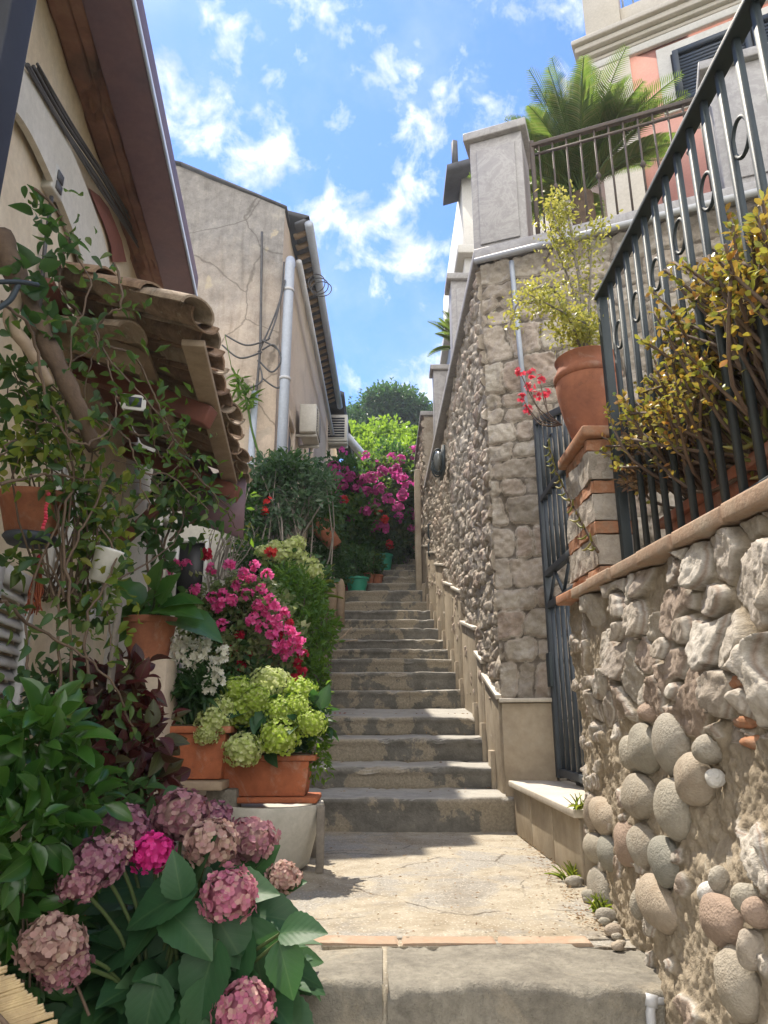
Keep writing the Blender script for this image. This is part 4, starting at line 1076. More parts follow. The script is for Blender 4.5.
# ------------------------------------------------------------------ tall old building
B2 = empty("old_building", (-1.1, 6.35, 0), "tall stained grey and peach plaster building beyond the canopy", "building")
m = MB()
zl, zr = 7.2, 5.30
def bz(x): return np.interp(x, [-5, -2.24, -1.07], [6.6, 5.86, 5.28])
xs = np.linspace(-5, -1.07, 120); zsn = np.linspace(0, 1, 140)
U, Vv = np.meshgrid(xs, zsn, indexing='ij'); ZZ = -1.2 + (bz(U) + 1.2) * Vv
hh = (fbm(U * 1.5, ZZ * 1.5, 91, 6) - .5) * .06 + (fbm(U * 7, ZZ * 7, 92, 4) - .5) * .018
i, j = np.meshgrid(np.arange(119), np.arange(139), indexing='ij')
m.add(np.stack([U, 6.35 - hh, ZZ], -1).reshape(-1, 3), np.stack([i * 140 + j, (i + 1) * 140 + j, (i + 1) * 140 + j + 1, i * 140 + j + 1], -1).reshape(-1, 4))
m.build("front_wall", M['old_plaster'], B2, smooth=True)
m = MB(); m.hexa((-5, 6.33, 6.61), (-2.24, 6.33, 5.87), (-2.24, 6.33, 5.90), (-5, 6.33, 6.64), (0, .35, 0)); m.hexa((-2.24, 6.33, 5.87), (-1.05, 6.33, 5.285), (-1.05, 6.33, 5.315), (-2.24, 6.33, 5.90), (0, .35, 0)); m.build("parapet_cap", M['roof_grey'], B2)
m = MB(); relief(m, (-1.075, 6.36, -.4), (-1.0, 11.2, -.4), (-1.0, 11.2, 5.25), (-1.075, 6.36, 5.25), 160, 100, lambda s, t: ((fbm(s * 2, t * 2, 95, 5) - .5) * .03, .5 + 0 * s), .3, out=(1, 0, 0)); m.build("side_wall", M['side_plaster'], B2, smooth=True)
m = MB(); m.hexa((-1.0, 6.6, 5.27), (-.84, 6.6, 5.35), (-.78, 11.3, 5.35), (-1.0, 11.3, 5.27), (0, 0, .05)); m.hexa((-.84, 6.6, 5.35), (-4, 6.6, 6.3), (-4, 11.3, 6.3), (-.78, 11.3, 5.35), (0, 0, .06)); m.build("roof", M['roof_grey'], B2)
for q in range(24): y = 6.75 + q * .19; m = MB(); m.bar((-1.02, y, 5.24), (-.86, y, 5.32), .05, .05); m.build("rafter_tail", M['beam_pale'], B2)
m = MB(); m.tube([(-.84, 6.6, 5.30), (-.78, 11.35, 5.28)], .05, 10); m.build("gutter", M['pipe'], B2, smooth=True)
m = MB(); m.tube([(-.95, 6.7, 4.88), (-.89, 11.2, 4.70)], .035, 10); m.build("side_pipe", M['pipe_white'], B2, smooth=True)
d0 = at(290, 262, Y=6.24)
m = MB(); m.tube([(d0[0], 6.33, d0[2] + .02), (d0[0], 6.26, d0[2] + .03), (d0[0], 6.24, d0[2] - .05), (d0[0], 6.24, -.3)], .05, 14); o = m.build("downpipe", M['pipe'], B2, smooth=True)
for z in (4.2, 3.2, 2.3): c = MB(); c.lathe([(.052, -.015), (.057, -.015), (.057, .015), (.052, .015)], (d0[0], 6.24, z), 16); c.build("collar", M['pipe_white'], o)
d1 = at(255, 392, Y=6.27)
m = MB(); m.tube([(d1[0], 6.27, d1[2]), (d1[0], 6.27, -.3)], .035, 12); m.build("downpipe", M['pipe'], B2, smooth=True)
m = MB(); m.tube(curve([at(262, 232, Y=6.29), at(261, 300, Y=6.29), at(260, 350, Y=6.29), at(256, 395, Y=6.29)], 20), .013, 8); m.build("conduit", M['cable'], B2, smooth=True)
for q, P_ in enumerate([[(284, 262), (280, 300), (262, 345), (258, 352)], [(225, 335), (245, 345), (262, 342), (270, 338)], [(222, 345), (240, 358), (262, 352)], [(262, 340), (280, 352), (286, 375), (278, 388), (262, 378)], [(262, 350), (274, 345), (281, 360), (272, 372), (260, 362)], [(258, 360), (262, 380), (250, 388)], [(285, 280), (276, 318), (268, 340)]]):
    m = MB(); m.tube(curve([at(x, y, Y=6.25 - .01 * q) for x, y in P_], 24), .009, 6); m.build("cable", M['cable'], B2, smooth=True)
for q in range(3):
    a = np.linspace(0, 2 * np.pi, 30); c = at(318, 283 + q * 3, Y=7.2); c[0] = -.80 + .03 * q
    m = MB(); m.tube(np.stack([c[0] + (.10 + .01 * q) * np.cos(a), c[1] + 0 * a, c[2] + (.12 - .01 * q) * np.sin(a)], 1), .006, 6, caps=False); m.build("cable_loop", M['cable'], B2, smooth=True)
# recessed openings of the side wall
for (ya, yb, za, zb) in ((6.9, 7.35, 1.6, 3.1), (8.6, 9.1, 2.2, 3.6)):
    xa = np.interp(ya, [6.36, 11.2], [-1.075, -1.0]) + .014
    m = MB(); m.hexa((xa, ya, za), (xa, yb, za), (xa, yb, zb), (xa, ya, zb), (-.01, 0, 0)); o = m.build("window", M['shutter_dark'], B2)
    f = MB()
    for (a_, b_, c_, d_) in ((ya - .08, ya, za - .08, zb + .08), (yb, yb + .08, za - .08, zb + .08), (ya, yb, zb, zb + .08), (ya, yb, za - .08, za)): f.box((xa - .02, a_, c_), (xa + .04, b_, d_))
    f.build("frame", M['side_plaster'], o)
c = at(310, 426, X=-.90); aircon('air_conditioner', "white air conditioner on brackets low on the tall building's side wall", c, .5, .36, .2, 'x')
# small house further up with its own roof, air conditioner and sloping rail
B3 = empty("small_house", (-1.1, 11.5, 1.5), "small peach house with dark ragged eave beyond the tall building", "house")
m = MB(); m.box((-4, 11.25, 1.0), (-.98, 14.5, 5.3)); m.build("wall", M['side_plaster'], B3)
m = MB(); m.hexa((-4, 11.22, 6.9), (-.70, 11.22, 5.42), (-.70, 14.6, 5.42), (-4, 14.6, 6.9), (0, 0, .08)); m.build("roof", M['roof_grey'], B3)
m = MB(); m.hexa((-.74, 11.6, 5.40), (-.62, 11.6, 4.95), (-.58, 13.8, 4.95), (-.70, 13.8, 5.40), (.02, 0, 0)); m.build("torn_sheet", M['shutter_dark'], B3)
m = MB(); m.box((-1.02, 11.24, 3.9), (-.62, 12.4, 4.02)); m.build("balcony_shelf", M['side_plaster'], B3)
c = at(336, 431, Y=11.5); aircon("air_conditioner", "dark fronted air conditioner on the shelf of the small peach house", c, .42, .5, .3, 'y')
m = MB(); m.bar(at(343, 432, Y=11.6), at(372, 466, Y=12.6), .10, .12); tag(m.build("sloping_beam", M['pipe_white'], None), "weathered grey beam sloping down from the small peach house", "beam")
m = MB(); m.box((-1.3, 12.6, 2.0), (.05, 12.8, 4.25)); tag(m.build("peach_garden_wall", M['side_plaster'], None), "peach garden wall half hidden behind the bougainvillea", "wall")
# worn timber posts at the stair edge
for (px, py, w, lb) in ((329, 592, .10, "left rounded grey post at the stair edge by the green bush"), (337, 588, .09, "right rounded grey post at the stair edge by the green bush")):
    c = at(px + 3, py, Y=7.8); zb = stair_z(7.8) - .02
    m = MB(); m.lathe([(0, 0), (w * .55, 0), (w * .55, .50), (w * .45, .57), (w * .25, .61), (0, .62)], (c[0], 7.8 + (px - 329) * .015, zb), 14)
    tag(m.build("stone_post", M['beam_pale'], None, smooth=True), lb, "post", "grey posts at the stair edge")
# ------------------------------------------------------------------ plant materials
def leaf_mat(name, cols, trans=(.25, .4, .06), tf=.35, rough=.45, vein=None, veins=0, spec=.45):
    t = NT(name); g = t.node("ShaderNodeNewGeometry"); ri = g.outputs['Random Per Island']
    k = len(cols); col = t.ramp(ri, [((i + .5) / k, c) for i, c in enumerate(cols)])
    n = t.noise(25, 3, .6); col = t.mix(.35, col, t.ramp(n, [(.3, (.6, .6, .6)), (.7, (1.15, 1.15, 1.15))]), 'MULTIPLY')
    nb = t.bump(n, .2, .003)
    if vein:
        uv = t.node("ShaderNodeUVMap"); sp = t.node("ShaderNodeSeparateXYZ"); t.l.new(uv.outputs[0], sp.inputs[0])
        au = t.math('ABSOLUTE', sp.outputs['X'])
        mid = t.step(au, .05, .015)
        f = mid
        if veins:
            w = t.math('SUBTRACT', sp.outputs['Y'], t.math('MULTIPLY', au, .42))
            sw = t.math('ABSOLUTE', t.math('SUBTRACT', t.math('FRACT', t.math('MULTIPLY', w, veins)), .5))
            side = t.step(sw, .05, .01)
            f = t.math('MAXIMUM', mid, t.math('MULTIPLY', side, .55))
            nb = t.bump(sw, .22, .002, nb)
        col = t.mix(t.math('MULTIPLY', f, .5), col, vein)
    tr = t.node("ShaderNodeBsdfTranslucent"); t.set(tr.inputs[0], t.mix(.5, col, trans)); 
    mx = t.node("ShaderNodeMixShader"); mx.inputs[0].default_value = tf
    t.l.new(t.b.outputs[0], mx.inputs[1]); t.l.new(tr.outputs[0], mx.inputs[2]); t.l.new(mx.outputs[0], t.out.inputs[0])
    t.done(col, rough, nb, spec=spec); t.l.new(nb, tr.inputs['Normal'])
    return t.m
LM = {}
LM['hydrangea'] = leaf_mat("hydrangea_leaf", [(.018, .065, .024), (.028, .09, .032), (.022, .078, .028), (.04, .105, .035)], (.12, .34, .04), .25, .55, (.07, .14, .05), 7)
LM['glossy'] = leaf_mat("glossy_oval_leaf", [(.02, .075, .015), (.035, .11, .02), (.05, .13, .025), (.025, .085, .02)], (.25, .5, .04), .35, .28, (.12, .22, .06), spec=.6)
LM['vine'] = leaf_mat("vine_leaf", [(.02, .06, .025), (.03, .09, .03), (.05, .11, .03), (.09, .13, .03)], (.3, .5, .05), .42, .5)
LM['yellowvine'] = leaf_mat("yellow_green_leaf", [(.09, .16, .02), (.14, .2, .03), (.07, .13, .02), (.2, .2, .03)], (.5, .6, .05), .5, .5)
LM['bush'] = leaf_mat("bright_bush_leaf", [(.035, .1, .012), (.06, .14, .02), (.09, .18, .025), (.04, .11, .015)], (.35, .6, .04), .5, .4)
LM['dark'] = leaf_mat("dark_shrub_leaf", [(.022, .065, .022), (.035, .09, .028), (.045, .11, .03), (.025, .075, .03)], (.2, .42, .06), .38, .5)
LM['silver'] = leaf_mat("silvery_leaf", [(.08, .13, .09), (.13, .18, .12), (.05, .12, .06), (.04, .1, .04)], (.3, .5, .18), .35, .55)
LM['coleus'] = leaf_mat("coleus_leaf", [(.05, .01, .012), (.075, .015, .018), (.035, .012, .012), (.04, .05, .015)], (.35, .05, .04), .3, .5, (.1, .14, .03), 6)
LM['big'] = leaf_mat("broad_leaf", [(.03, .1, .02), (.04, .12, .025)], (.25, .5, .05), .4, .35, (.1, .2, .05), 6)
LM['cream_variegated'] = leaf_mat("variegated_small_leaf", [(.1, .16, .04), (.2, .24, .1), (.06, .12, .03), (.3, .32, .16)], (.5, .6, .2), .4, .5)
LM['tree'] = leaf_mat("tree_leaf", [(.02, .06, .025), (.03, .08, .03), (.045, .1, .035), (.06, .12, .04)], (.15, .35, .06), .35, .5)
LM['hillgreen'] = leaf_mat("sunlit_hill_leaf", [(.08, .16, .015), (.12, .22, .02), (.06, .13, .015), (.15, .24, .03)], (.5, .75, .05), .5, .5)
LM['cycad'] = leaf_mat("cycad_leaflet", [(.16, .22, .07), (.22, .27, .09), (.12, .18, .06), (.3, .29, .12)], (.35, .6, .06), .4, .4)
LM['jade'] = leaf_mat("jade_leaf", [(.38, .4, .06), (.27, .34, .05), (.5, .38, .07), (.55, .22, .06), (.18, .28, .05), (.45, .28, .07)], (.6, .5, .06), .3, .4)
LM['yellow'] = leaf_mat("yellow_small_leaf", [(.38, .36, .08), (.28, .3, .06), (.5, .45, .14), (.2, .24, .06)], (.7, .65, .1), .4, .45)
LM['dry'] = leaf_mat("dry_brown_leaf", [(.22, .13, .07), (.3, .19, .1), (.14, .08, .045), (.36, .25, .14)], (.4, .25, .1), .25, .8)
LM['fingers'] = leaf_mat("green_yellow_spike", [(.28, .28, .05), (.2, .22, .05), (.34, .3, .1)], (.5, .5, .1), .25, .5)
def petal(name, cols, trans, tf=.4): return leaf_mat(name, cols, trans, tf, .6, spec=.25)
LM['mauve'] = petal("faded_mauve_petal", [(.30, .12, .15), (.38, .2, .22), (.25, .1, .14), (.42, .28, .24), (.34, .16, .2)], (.5, .25, .3), .3)
LM['mauve_b'] = petal('tan_mauve_petal', [(.42, .25, .22), (.5, .36, .3), (.34, .18, .18), (.46, .34, .26)], (.55, .35, .3), .3)
LM['mauve_c'] = petal('deep_mauve_petal', [(.24, .09, .14), (.3, .14, .2), (.2, .07, .11), (.34, .2, .22)], (.45, .2, .3), .3)
LM['dustypink'] = petal("dusty_pink_petal", [(.5, .16, .25), (.58, .25, .3), (.42, .12, .22), (.55, .34, .3)], (.7, .3, .4), .35)
LM['magenta'] = petal("magenta_petal", [(.6, .03, .22), (.7, .06, .3), (.55, .02, .2)], (.9, .08, .4), .35)
LM['pinkgeranium'] = petal("pink_geranium_petal", [(.75, .08, .32), (.8, .14, .42), (.65, .05, .25), (.82, .2, .46)], (1, .2, .5), .45)
LM['crimson'] = petal("crimson_petal", [(.4, .01, .04), (.5, .02, .06), (.3, .01, .03)], (.8, .04, .08), .4)
LM['lime'] = petal("lime_cream_floret", [(.34, .46, .05), (.46, .56, .12), (.27, .4, .03), (.56, .62, .24)], (.6, .8, .12), .4)
LM['creamlime'] = petal("cream_floret", [(.58, .62, .3), (.48, .56, .18), (.64, .66, .4), (.4, .5, .12)], (.75, .8, .35), .4)
LM['white'] = petal("white_floret", [(.72, .7, .6), (.6, .6, .45), (.75, .74, .68)], (.8, .8, .7), .4)
LM['bougain'] = petal("bougainvillea_bract", [(.65, .1, .4), (.55, .06, .32), (.75, .2, .52)], (.9, .1, .5), .5)
LM['bougaindark'] = petal("dark_purple_bract", [(.45, .06, .25), (.55, .12, .34), (.35, .04, .2)], (.8, .1, .45), .4)
LM['redflower'] = petal("red_petal", [(.6, .03, .03), (.5, .02, .03), (.7, .06, .05)], (.9, .1, .08), .4)
LM['coralpink'] = petal("coral_red_petal", [(.65, .06, .12), (.7, .12, .16)], (.9, .1, .15), .4)
M['stem_green'] = plain("green_stem", (.09, .13, .04), (.06, .09, .03), 12, .6, .2, 60)
M['stem_brown'] = plain("brown_woody_stem", (.16, .11, .07), (.09, .06, .045), 20, .85, .4, 90)
M['stem_grey'] = plain("pale_grey_stem", (.28, .25, .21), (.17, .15, .13), 20, .85, .4, 90)
M['soil'] = M['earth']

# ------------------------------------------------------------------ leaf templates and scatter
def tmpl(n, m, wf, fold=.2, droop=.25, serr=0.0, quilt=0.0, cup=0.0):
    t = np.linspace(0, 1, n + 1); u = np.linspace(-1, 1, m + 1)
    Tt, Uu = np.meshgrid(t, u, indexing='ij')
    w = wf(Tt); 
    if serr: w = w * (1 + serr * (np.arange(n + 1) % 2)[:, None] * (np.abs(Uu) > .9))
    X = Uu * w * .5; Y = Tt.copy()
    Z = np.abs(Uu) * w * .5 * fold * 2 * .5 - droop * Tt ** 2 + cup * Uu ** 2 * w
    if quilt: Z = Z + quilt * np.sin((Tt - .35 * np.abs(Uu)) * 2 * np.pi * 7) * w * (1 - np.abs(Uu) * .5)
    i, j = np.meshgrid(np.arange(n), np.arange(m), indexing='ij')
    F = np.stack([i * (m + 1) + j, i * (m + 1) + j + 1, (i + 1) * (m + 1) + j + 1, (i + 1) * (m + 1) + j], -1).reshape(-1, 4)
    return np.stack([X, Y, Z], -1).reshape(-1, 3), F, np.stack([Uu * w, Tt], -1).reshape(-1, 2)
oval = lambda t: np.sin(np.pi * np.clip(t, .015, .985)) ** .8
ovate = lambda t: np.sin(np.pi * np.clip(t, .01, .99) ** .72) ** .85
obov = lambda t: np.sin(np.pi * np.clip(t, .01, .99) ** 1.5) ** .8
lance = lambda t: np.sin(np.pi * np.clip(t, .01, .99) ** .6)
TP_ = {
 'small': tmpl(2, 2, lambda t: np.array([.12, 1, .1])[(t * 2).round().astype(int)], .3, .15),
 'oval': tmpl(5, 2, oval, .35, .22), 'ovate': tmpl(5, 2, ovate, .3, .3), 'lance': tmpl(4, 2, lance, .3, .35),
 'hyd': tmpl(16, 6, ovate, .22, .28, serr=.07, quilt=.0025), 'big': tmpl(10, 4, ovate, .25, .35, serr=.05, quilt=.02),
 'jade': tmpl(4, 2, obov, .15, .1), 'strap': tmpl(6, 2, lambda t: .35 + .65 * (1 - t) ** .6 * np.clip(t * 8, .3, 1), .4, .6),
}
def petals(k, wd=.9, cup=.25):
    V = []; F = []
    for q in range(k):
        a = 2 * np.pi * q / k; c, s = np.cos(a), np.sin(a); c2, s2 = -s, c; w = wd * np.pi / k
        P_ = [(0, 0, 0), (.5 * c + w * .75 * c2, .5 * s + w * .75 * s2, cup * .5), (1.0 * c + w * .4 * c2, 1.0 * s + w * .4 * s2, cup), (1.0 * c - w * .4 * c2, 1.0 * s - w * .4 * s2, cup), (.5 * c - w * .75 * c2, .5 * s - w * .75 * s2, cup * .5)]
        b = len(V); V += P_; F.append([b, b + 4, b + 3, b + 2, b + 1])
    V = np.array(V, float); V[:, 2] += .02 * np.arange(len(V)) / len(V)
    return V * .5, np.array(F), np.zeros((len(V), 2)) + .5
TP_['p4'] = petals(4, 1.0, .35); TP_['p5'] = petals(5, .9, .4); TP_['p5flat'] = petals(5, .8, .15)
def unit(v): return v / (np.linalg.norm(v, axis=-1, keepdims=True) + 1e-9)
def inst(mb, T, P, D, U, L, W=None):
    """template T at each P, its length along D, its face towards U"""
    V, F, UV = T; P = np.asarray(P, float).reshape(-1, 3); n = len(P)
    if n == 0: return mb
    D = unit(np.asarray(D, float) * np.ones((n, 1))); U = np.asarray(U, float) * np.ones((n, 1))
    X = unit(np.cross(D, U)); Z = np.cross(X, D)
    L = np.ones(n) * L; W = L * .5 if W is None else np.ones(n) * W
    Vw = P[:, None] + (V[None, :, 0] * W[:, None])[..., None] * X[:, None] + (V[None, :, 1] * L[:, None])[..., None] * D[:, None] + (V[None, :, 2] * L[:, None])[..., None] * Z[:, None]
    k = len(V); Fw = (F[None] + (np.arange(n) * k)[:, None, None]).reshape(-1, F.shape[1])
    return mb.add(Vw.reshape(-1, 3), Fw, U=np.tile(UV, (n, 1)))
def sph(g, n):
    return unit(g.normal(size=(n, 3)))
def leaves(mb, clumps, n, L, wr=.5, t='small', up=.35, out=.8, seed=0, lv=.35, shell=2.2, lo=-1.0, rnd=.5):
    """n leaves spread through ellipsoid clumps [(centre, radii)]"""
    g = np.random.RandomState(seed); vol = np.array([np.prod(np.ones(3) * c[1]) ** .67 for c in clumps]); vol /= vol.sum()
    for (c, r), f in zip(clumps, vol):
        k = max(1, int(n * f)); d = sph(g, k); d[:, 2] = np.where(d[:, 2] < lo, -d[:, 2] * .5, d[:, 2]); d = unit(d)
        rr = g.rand(k) ** (1 / shell); noise = 1 + .22 * np.sin(d @ (g.normal(size=3) * 4) + g.rand() * 6) + .12 * np.sin(d @ (g.normal(size=3) * 9))
        P = np.array(c) + d * (rr * noise)[:, None] * (np.ones(3) * r)
        D = unit(d * out + g.normal(size=(k, 3)) * rnd + [0, 0, .1]); U = unit(np.array([0, 0, 1.]) * up + d * .5 + g.normal(size=(k, 3)) * .35)
        Ls = L * (1 + (g.rand(k) - .5) * 2 * lv)
        inst(mb, TP_[t], P, D, U, Ls, Ls * wr)
    return mb
def twigs(mb, base, clumps, n, r=.006, seed=0, sagf=.15):
    g = np.random.RandomState(seed); base = np.array(base, float)
    for (c, rad) in clumps:
        for q in range(n):
            e = np.array(c) + sph(g, 1)[0] * (np.ones(3) * rad) * g.rand() * .9; b = base + g.normal(size=3) * [.03, .03, 0]
            mid = b * .5 + e * .5 + g.normal(size=3) * np.linalg.norm(e - b) * .1 + [0, 0, np.linalg.norm(e - b) * sagf]
            mb.tube(curve([b, mid, e], 7), np.linspace(r, r * .35, 7), 5, caps=False)
    return mb
def mophead(c, r, mat, parent, seed, n=None, fl=.32, name="flower_head", squash=.85, t='p4'):
    g = np.random.RandomState(seed); n = n or 110
    k = np.arange(n) + .5; ph = np.arccos(1 - 1.82 * k / n); th = np.pi * (1 + 5 ** .5) * k
    d = np.stack([np.cos(th) * np.sin(ph), np.sin(th) * np.sin(ph), np.cos(ph)], 1) + g.normal(size=(n, 3)) * .10; d = unit(d)
    P = np.array(c) + d * r * [1, 1, squash] * (.86 + .22 * g.rand(n))[:, None] * (1 + .08 * np.sin(th * 0 + d @ (g.normal(size=3) * 5)))[:, None]
    T = unit(np.cross(d, g.normal(size=(n, 3)))); U = unit(d + g.normal(size=(n, 3)) * .33)
    mb = MB(); inst(mb, TP_[t], P, T, U, r * fl * 2 * (.8 + .4 * g.rand(n)), r * fl * 2); mb.ball(c, (r * .78, r * .78, r * .78 * squash), 14, 9, seed=seed, rough=.1)
    o = mb.build(name, mat, parent)
    return o
def fix_inst_note(): pass
def pot(parent, c, r, h, mat, name="pot", rb=.72, rim=.16, square=None):
    c = np.array(c, float)
    if square:
        lx, ly = square; m = MB()
        for (f, za, zb) in ((.88, 0, h * .86), (1.0, h * .86 + .001, h)):
            def q(s, z): return [c + [sx * lx / 2 * s, sy * ly / 2 * s, z] for sx, sy in ((-1, -1), (1, -1), (1, 1), (-1, 1))]
            a = q(f if za else f * .92, za); b = q(f if not za else 1.0, zb)
            m.add(np.array(a + b), np.array([[0, 1, 5, 4], [1, 2, 6, 5], [2, 3, 7, 6], [3, 0, 4, 7], [3, 2, 1, 0], [4, 5, 6, 7]]))
        o = m.build(name, mat, parent, bevel=.004)
        s = MB(); s.box(c + [-lx * .45, -ly * .42, h - .03], c + [lx * .45, ly * .42, h + .006]); s.build("soil", M['soil'], parent)
        return o
    m = MB(); t = r * .08
    prof = [(0, 0), (r * rb, 0), (r * rb * 1.01, h * .02), (r * .94, h * (1 - rim) - .001), (r * 1.02, h * (1 - rim)), (r * 1.05, h * (1 - rim * .8)), (r * 1.05, h * .99), (r * 1.03, h), (r * .95, h), (r * .9, h * .93), (r * .88, h * .85), (0, h * .84)]
    m.lathe(prof, c, 36)
    o = m.build(name, mat, parent, smooth=True, auto=35)
    s = MB(); s.lathe([(0, .012), (r * .5, .01), (r * .89, 0)], c + [0, 0, h * .88], 20); s.build("soil", M['soil'], parent, smooth=True)
    return o
def zcof(Y, Z): return Y * math.cos(PITCH) + Z * math.sin(PITCH)

# ------------------------------------------------------------------ foreground hydrangea
HY = empty("potted_hydrangea", (-.47, 1.68, SZ0 - .17), "big foreground hydrangea with mauve heads and broad dark leaves", "potted plant")
pc_ = at(168, 1000, Y=1.55)
pot(HY, (-.46, 1.55, SZ0 - .17 - .12), .15, .26, M['terracotta_clean'])
HC = np.array([-.44, 1.66, -.50])
g = np.random.RandomState(11)
lf = MB(); stm = MB()
LEAVES = [(165, 900, 70, 200, .05), (130, 885, 62, 165, .0), (235, 890, 64, 20, .0), (195, 870, 55, 80, .03), (170, 955, 72, 262, -.02), (120, 945, 74, 200, .0), (222, 925, 70, 310, .02),
          (205, 975, 66, 255, .03), (255, 950, 62, 285, .0), (240, 990, 58, 300, -.03), (118, 985, 66, 240, -.03), (90, 935, 56, 190, -.05), (150, 1005, 56, 265, .03), (270, 915, 56, 0, -.02),
          (285, 965, 46, 290, .04), (297, 930, 44, 20, .05), (215, 850, 48, 120, -.03), (140, 858, 50, 150, -.03), (178, 880, 40, 100, .07), (100, 900, 50, 175, -.06), (185, 925, 60, 330, .05),
          (205, 1010, 60, 270, .02), (255, 870, 46, 60, -.06), (275, 890, 46, 40, -.05), (80, 965, 50, 215, -.08), (232, 960, 66, 240, .0), (150, 925, 66, 225, .03), (185, 990, 60, 285, .0)]
root = np.array([-.45, 1.60, -.62])
for q, (px, py, ln, deg, fw) in enumerate(LEAVES):
    Yc = 1.60 - fw * 1.6 + (py - 900) * -.0006
    P_ = at(px, py, Y=Yc); zc = zcof(P_[1], P_[2]); L = ln / FOC * zc * 1.12
    a = R(deg); D = np.array([math.cos(a), -.28 + g.normal() * .12, math.sin(a) * .85]); D /= np.linalg.norm(D)
    U = np.array([g.normal() * .22 - .12, -.62 + g.normal() * .12, .78]); U /= np.linalg.norm(U)
    inst(lf, TP_['hyd'], [P_ - D * L * .42], D, U, L, L * .74)
    stm.tube(curve([root, (root + P_) / 2 + [0, .05, .02], P_ - D * L * .42], 8), np.linspace(.006, .003, 8), 6, caps=False)
# the hidden leaves that fill the plant
for q in range(300):
    d = sph(g, 1)[0]; d[2] = abs(d[2]) * .9 - .25; P_ = HC + d * [.27, .2, .16] * (.5 + .45 * g.rand()) + [0, .08, -.03]
    L = .09 + .05 * g.rand(); inst(lf, TP_['hyd'], [P_], unit(d + g.normal(size=3) * .3 + [0, 0, -.1]), unit(np.array([0, -.3, 1]) + g.normal(size=3) * .25), L, L * .75)
lf.build("foliage", LM['hydrangea'], HY, smooth=True); stm.build("stems", M['stem_green'], HY, smooth=True)
HEADS = [(182, 816, 27, 'mauve', .00), (210, 842, 26, 'mauve', .10), (122, 832, 26, 'mauve', .12), (250, 842, 26, 'mauve', -.04), (284, 878, 17, 'mauve', .02), (98, 862, 26, 'mauve', .22), (78, 884, 20, 'mauve', .25),
         (52, 945, 31, 'mauve', .30), (152, 853, 21, 'magenta', .14), (229, 895, 27, 'dustypink', .17), (245, 1010, 29, 'dustypink', .2), (215, 818, 18, 'mauve', -.05), (65, 965, 24, 'mauve', .28), (115, 850, 18, 'mauve', .2), (172, 826, 22, 'mauve', -.03)]
for q, (px, py, rp_, mt, fw) in enumerate(HEADS):
    P_ = at(px, py, Y=1.70 - fw); zc = zcof(P_[1], P_[2]); r = rp_ / FOC * zc * .97
    o = mophead(P_, r, LM[mt if mt != 'mauve' else ('mauve', 'mauve_b', 'mauve_c')[q % 3]], HY, 100 + q, n=150 if rp_ > 22 else 105, fl=.19)
    s = MB(); s.tube(curve([root, (root + P_) / 2 + [0, .04, .03], P_], 8), .004, 6, caps=False); s.build("stalk", M['stem_green'], o, smooth=True)

# ------------------------------------------------------------------ green hydrangea in a long planter on a white tub
tb = at(262, 866, Z=SZ0)
TBX = -.50; TBY = 3.08
WT_ = empty("white_tub", (TBX, TBY, SZ0), "round white stone tub carrying the terracotta planter on the landing", "tub")
m = MB(); m.lathe([(0, .004), (.15, .004), (.17, .02), (.205, .16), (.225, .23), (.222, .245), (.20, .245), (.19, .22), (0, .21)], (TBX + .03, TBY, SZ0), 40)
m.build("bowl", plain("chalky_white_paint", (.6, .58, .52), (.42, .41, .36), 7, .8, .4, 50), WT_, smooth=True, auto=40)
ST = empty("plank_stool", (TBX, 3.25, SZ0), "low weathered plank stool standing behind the white tub", "stool")
m = MB(); m.box((-.80, 3.30, SZ0 + .16), (-.28, 3.55, SZ0 + .19)); m.build("seat", M['beam_pale'], ST, bevel=.004)
for x in (-.77, -.31):
    for y in (3.33, 3.52): m = MB(); m.box((x - .02, y - .02, SZ0), (x + .02, y + .02, SZ0 + .158)); m.build("leg", M['stem_grey'], ST, bevel=.003)
m = MB(); m.box((-.265, 2.98, SZ0), (-.235, 3.01, SZ0 + .24)); m.build("leg", M['stem_grey'], ST, bevel=.003)
GH = empty("green_hydrangea", (TBX, TBY, SZ0 + .25), "lime green hydrangea in a long terracotta planter on the white tub", "potted plant")
PZ = SZ0 + .25
m = MB(); m.box((TBX - .235, TBY - .11, PZ), (TBX + .235, TBY + .11, PZ + .022)); m.build("saucer", M['terracotta_clean'], GH, bevel=.006)
pot(GH, (TBX, TBY, PZ + .024), .1, .155, M['terracotta_clean'], square=(.45, .2))
gc = np.array([TBX, TBY, PZ + .30])
lf = MB(); leaves(lf, [(gc, (.2, .14, .14)), (gc + [.17, 0, -.02], (.1, .1, .14)), (gc + [0, -.02, -.1], (.18, .1, .07))], 170, .085, .62, 'ovate', up=.7, seed=21, lo=-.4); lf.build("foliage", LM['hydrangea'], GH, smooth=True)
lf = MB(); leaves(lf, [(gc + [.21, .02, .0], (.07, .08, .17)), (gc + [.23, -.02, -.12], (.05, .06, .12))], 420, .028, .55, 'small', up=.6, seed=22); lf.build("trailing_leaves", LM['bush'], GH)
GHH = [(270, 685, 20, 'creamlime'), (242, 713, 18, 'lime'), (214, 722, 17, 'creamlime'), (243, 750, 19, 'creamlime'), (279, 738, 20, 'lime'), (279, 711, 15, 'lime'), (300, 694, 17, 'lime'), (297, 708, 14, 'lime'), (311, 724, 15, 'lime'), (237, 690, 15, 'lime'), (222, 708, 14, 'creamlime'), (257, 700, 16, 'lime'), (207, 735, 12, 'creamlime')]
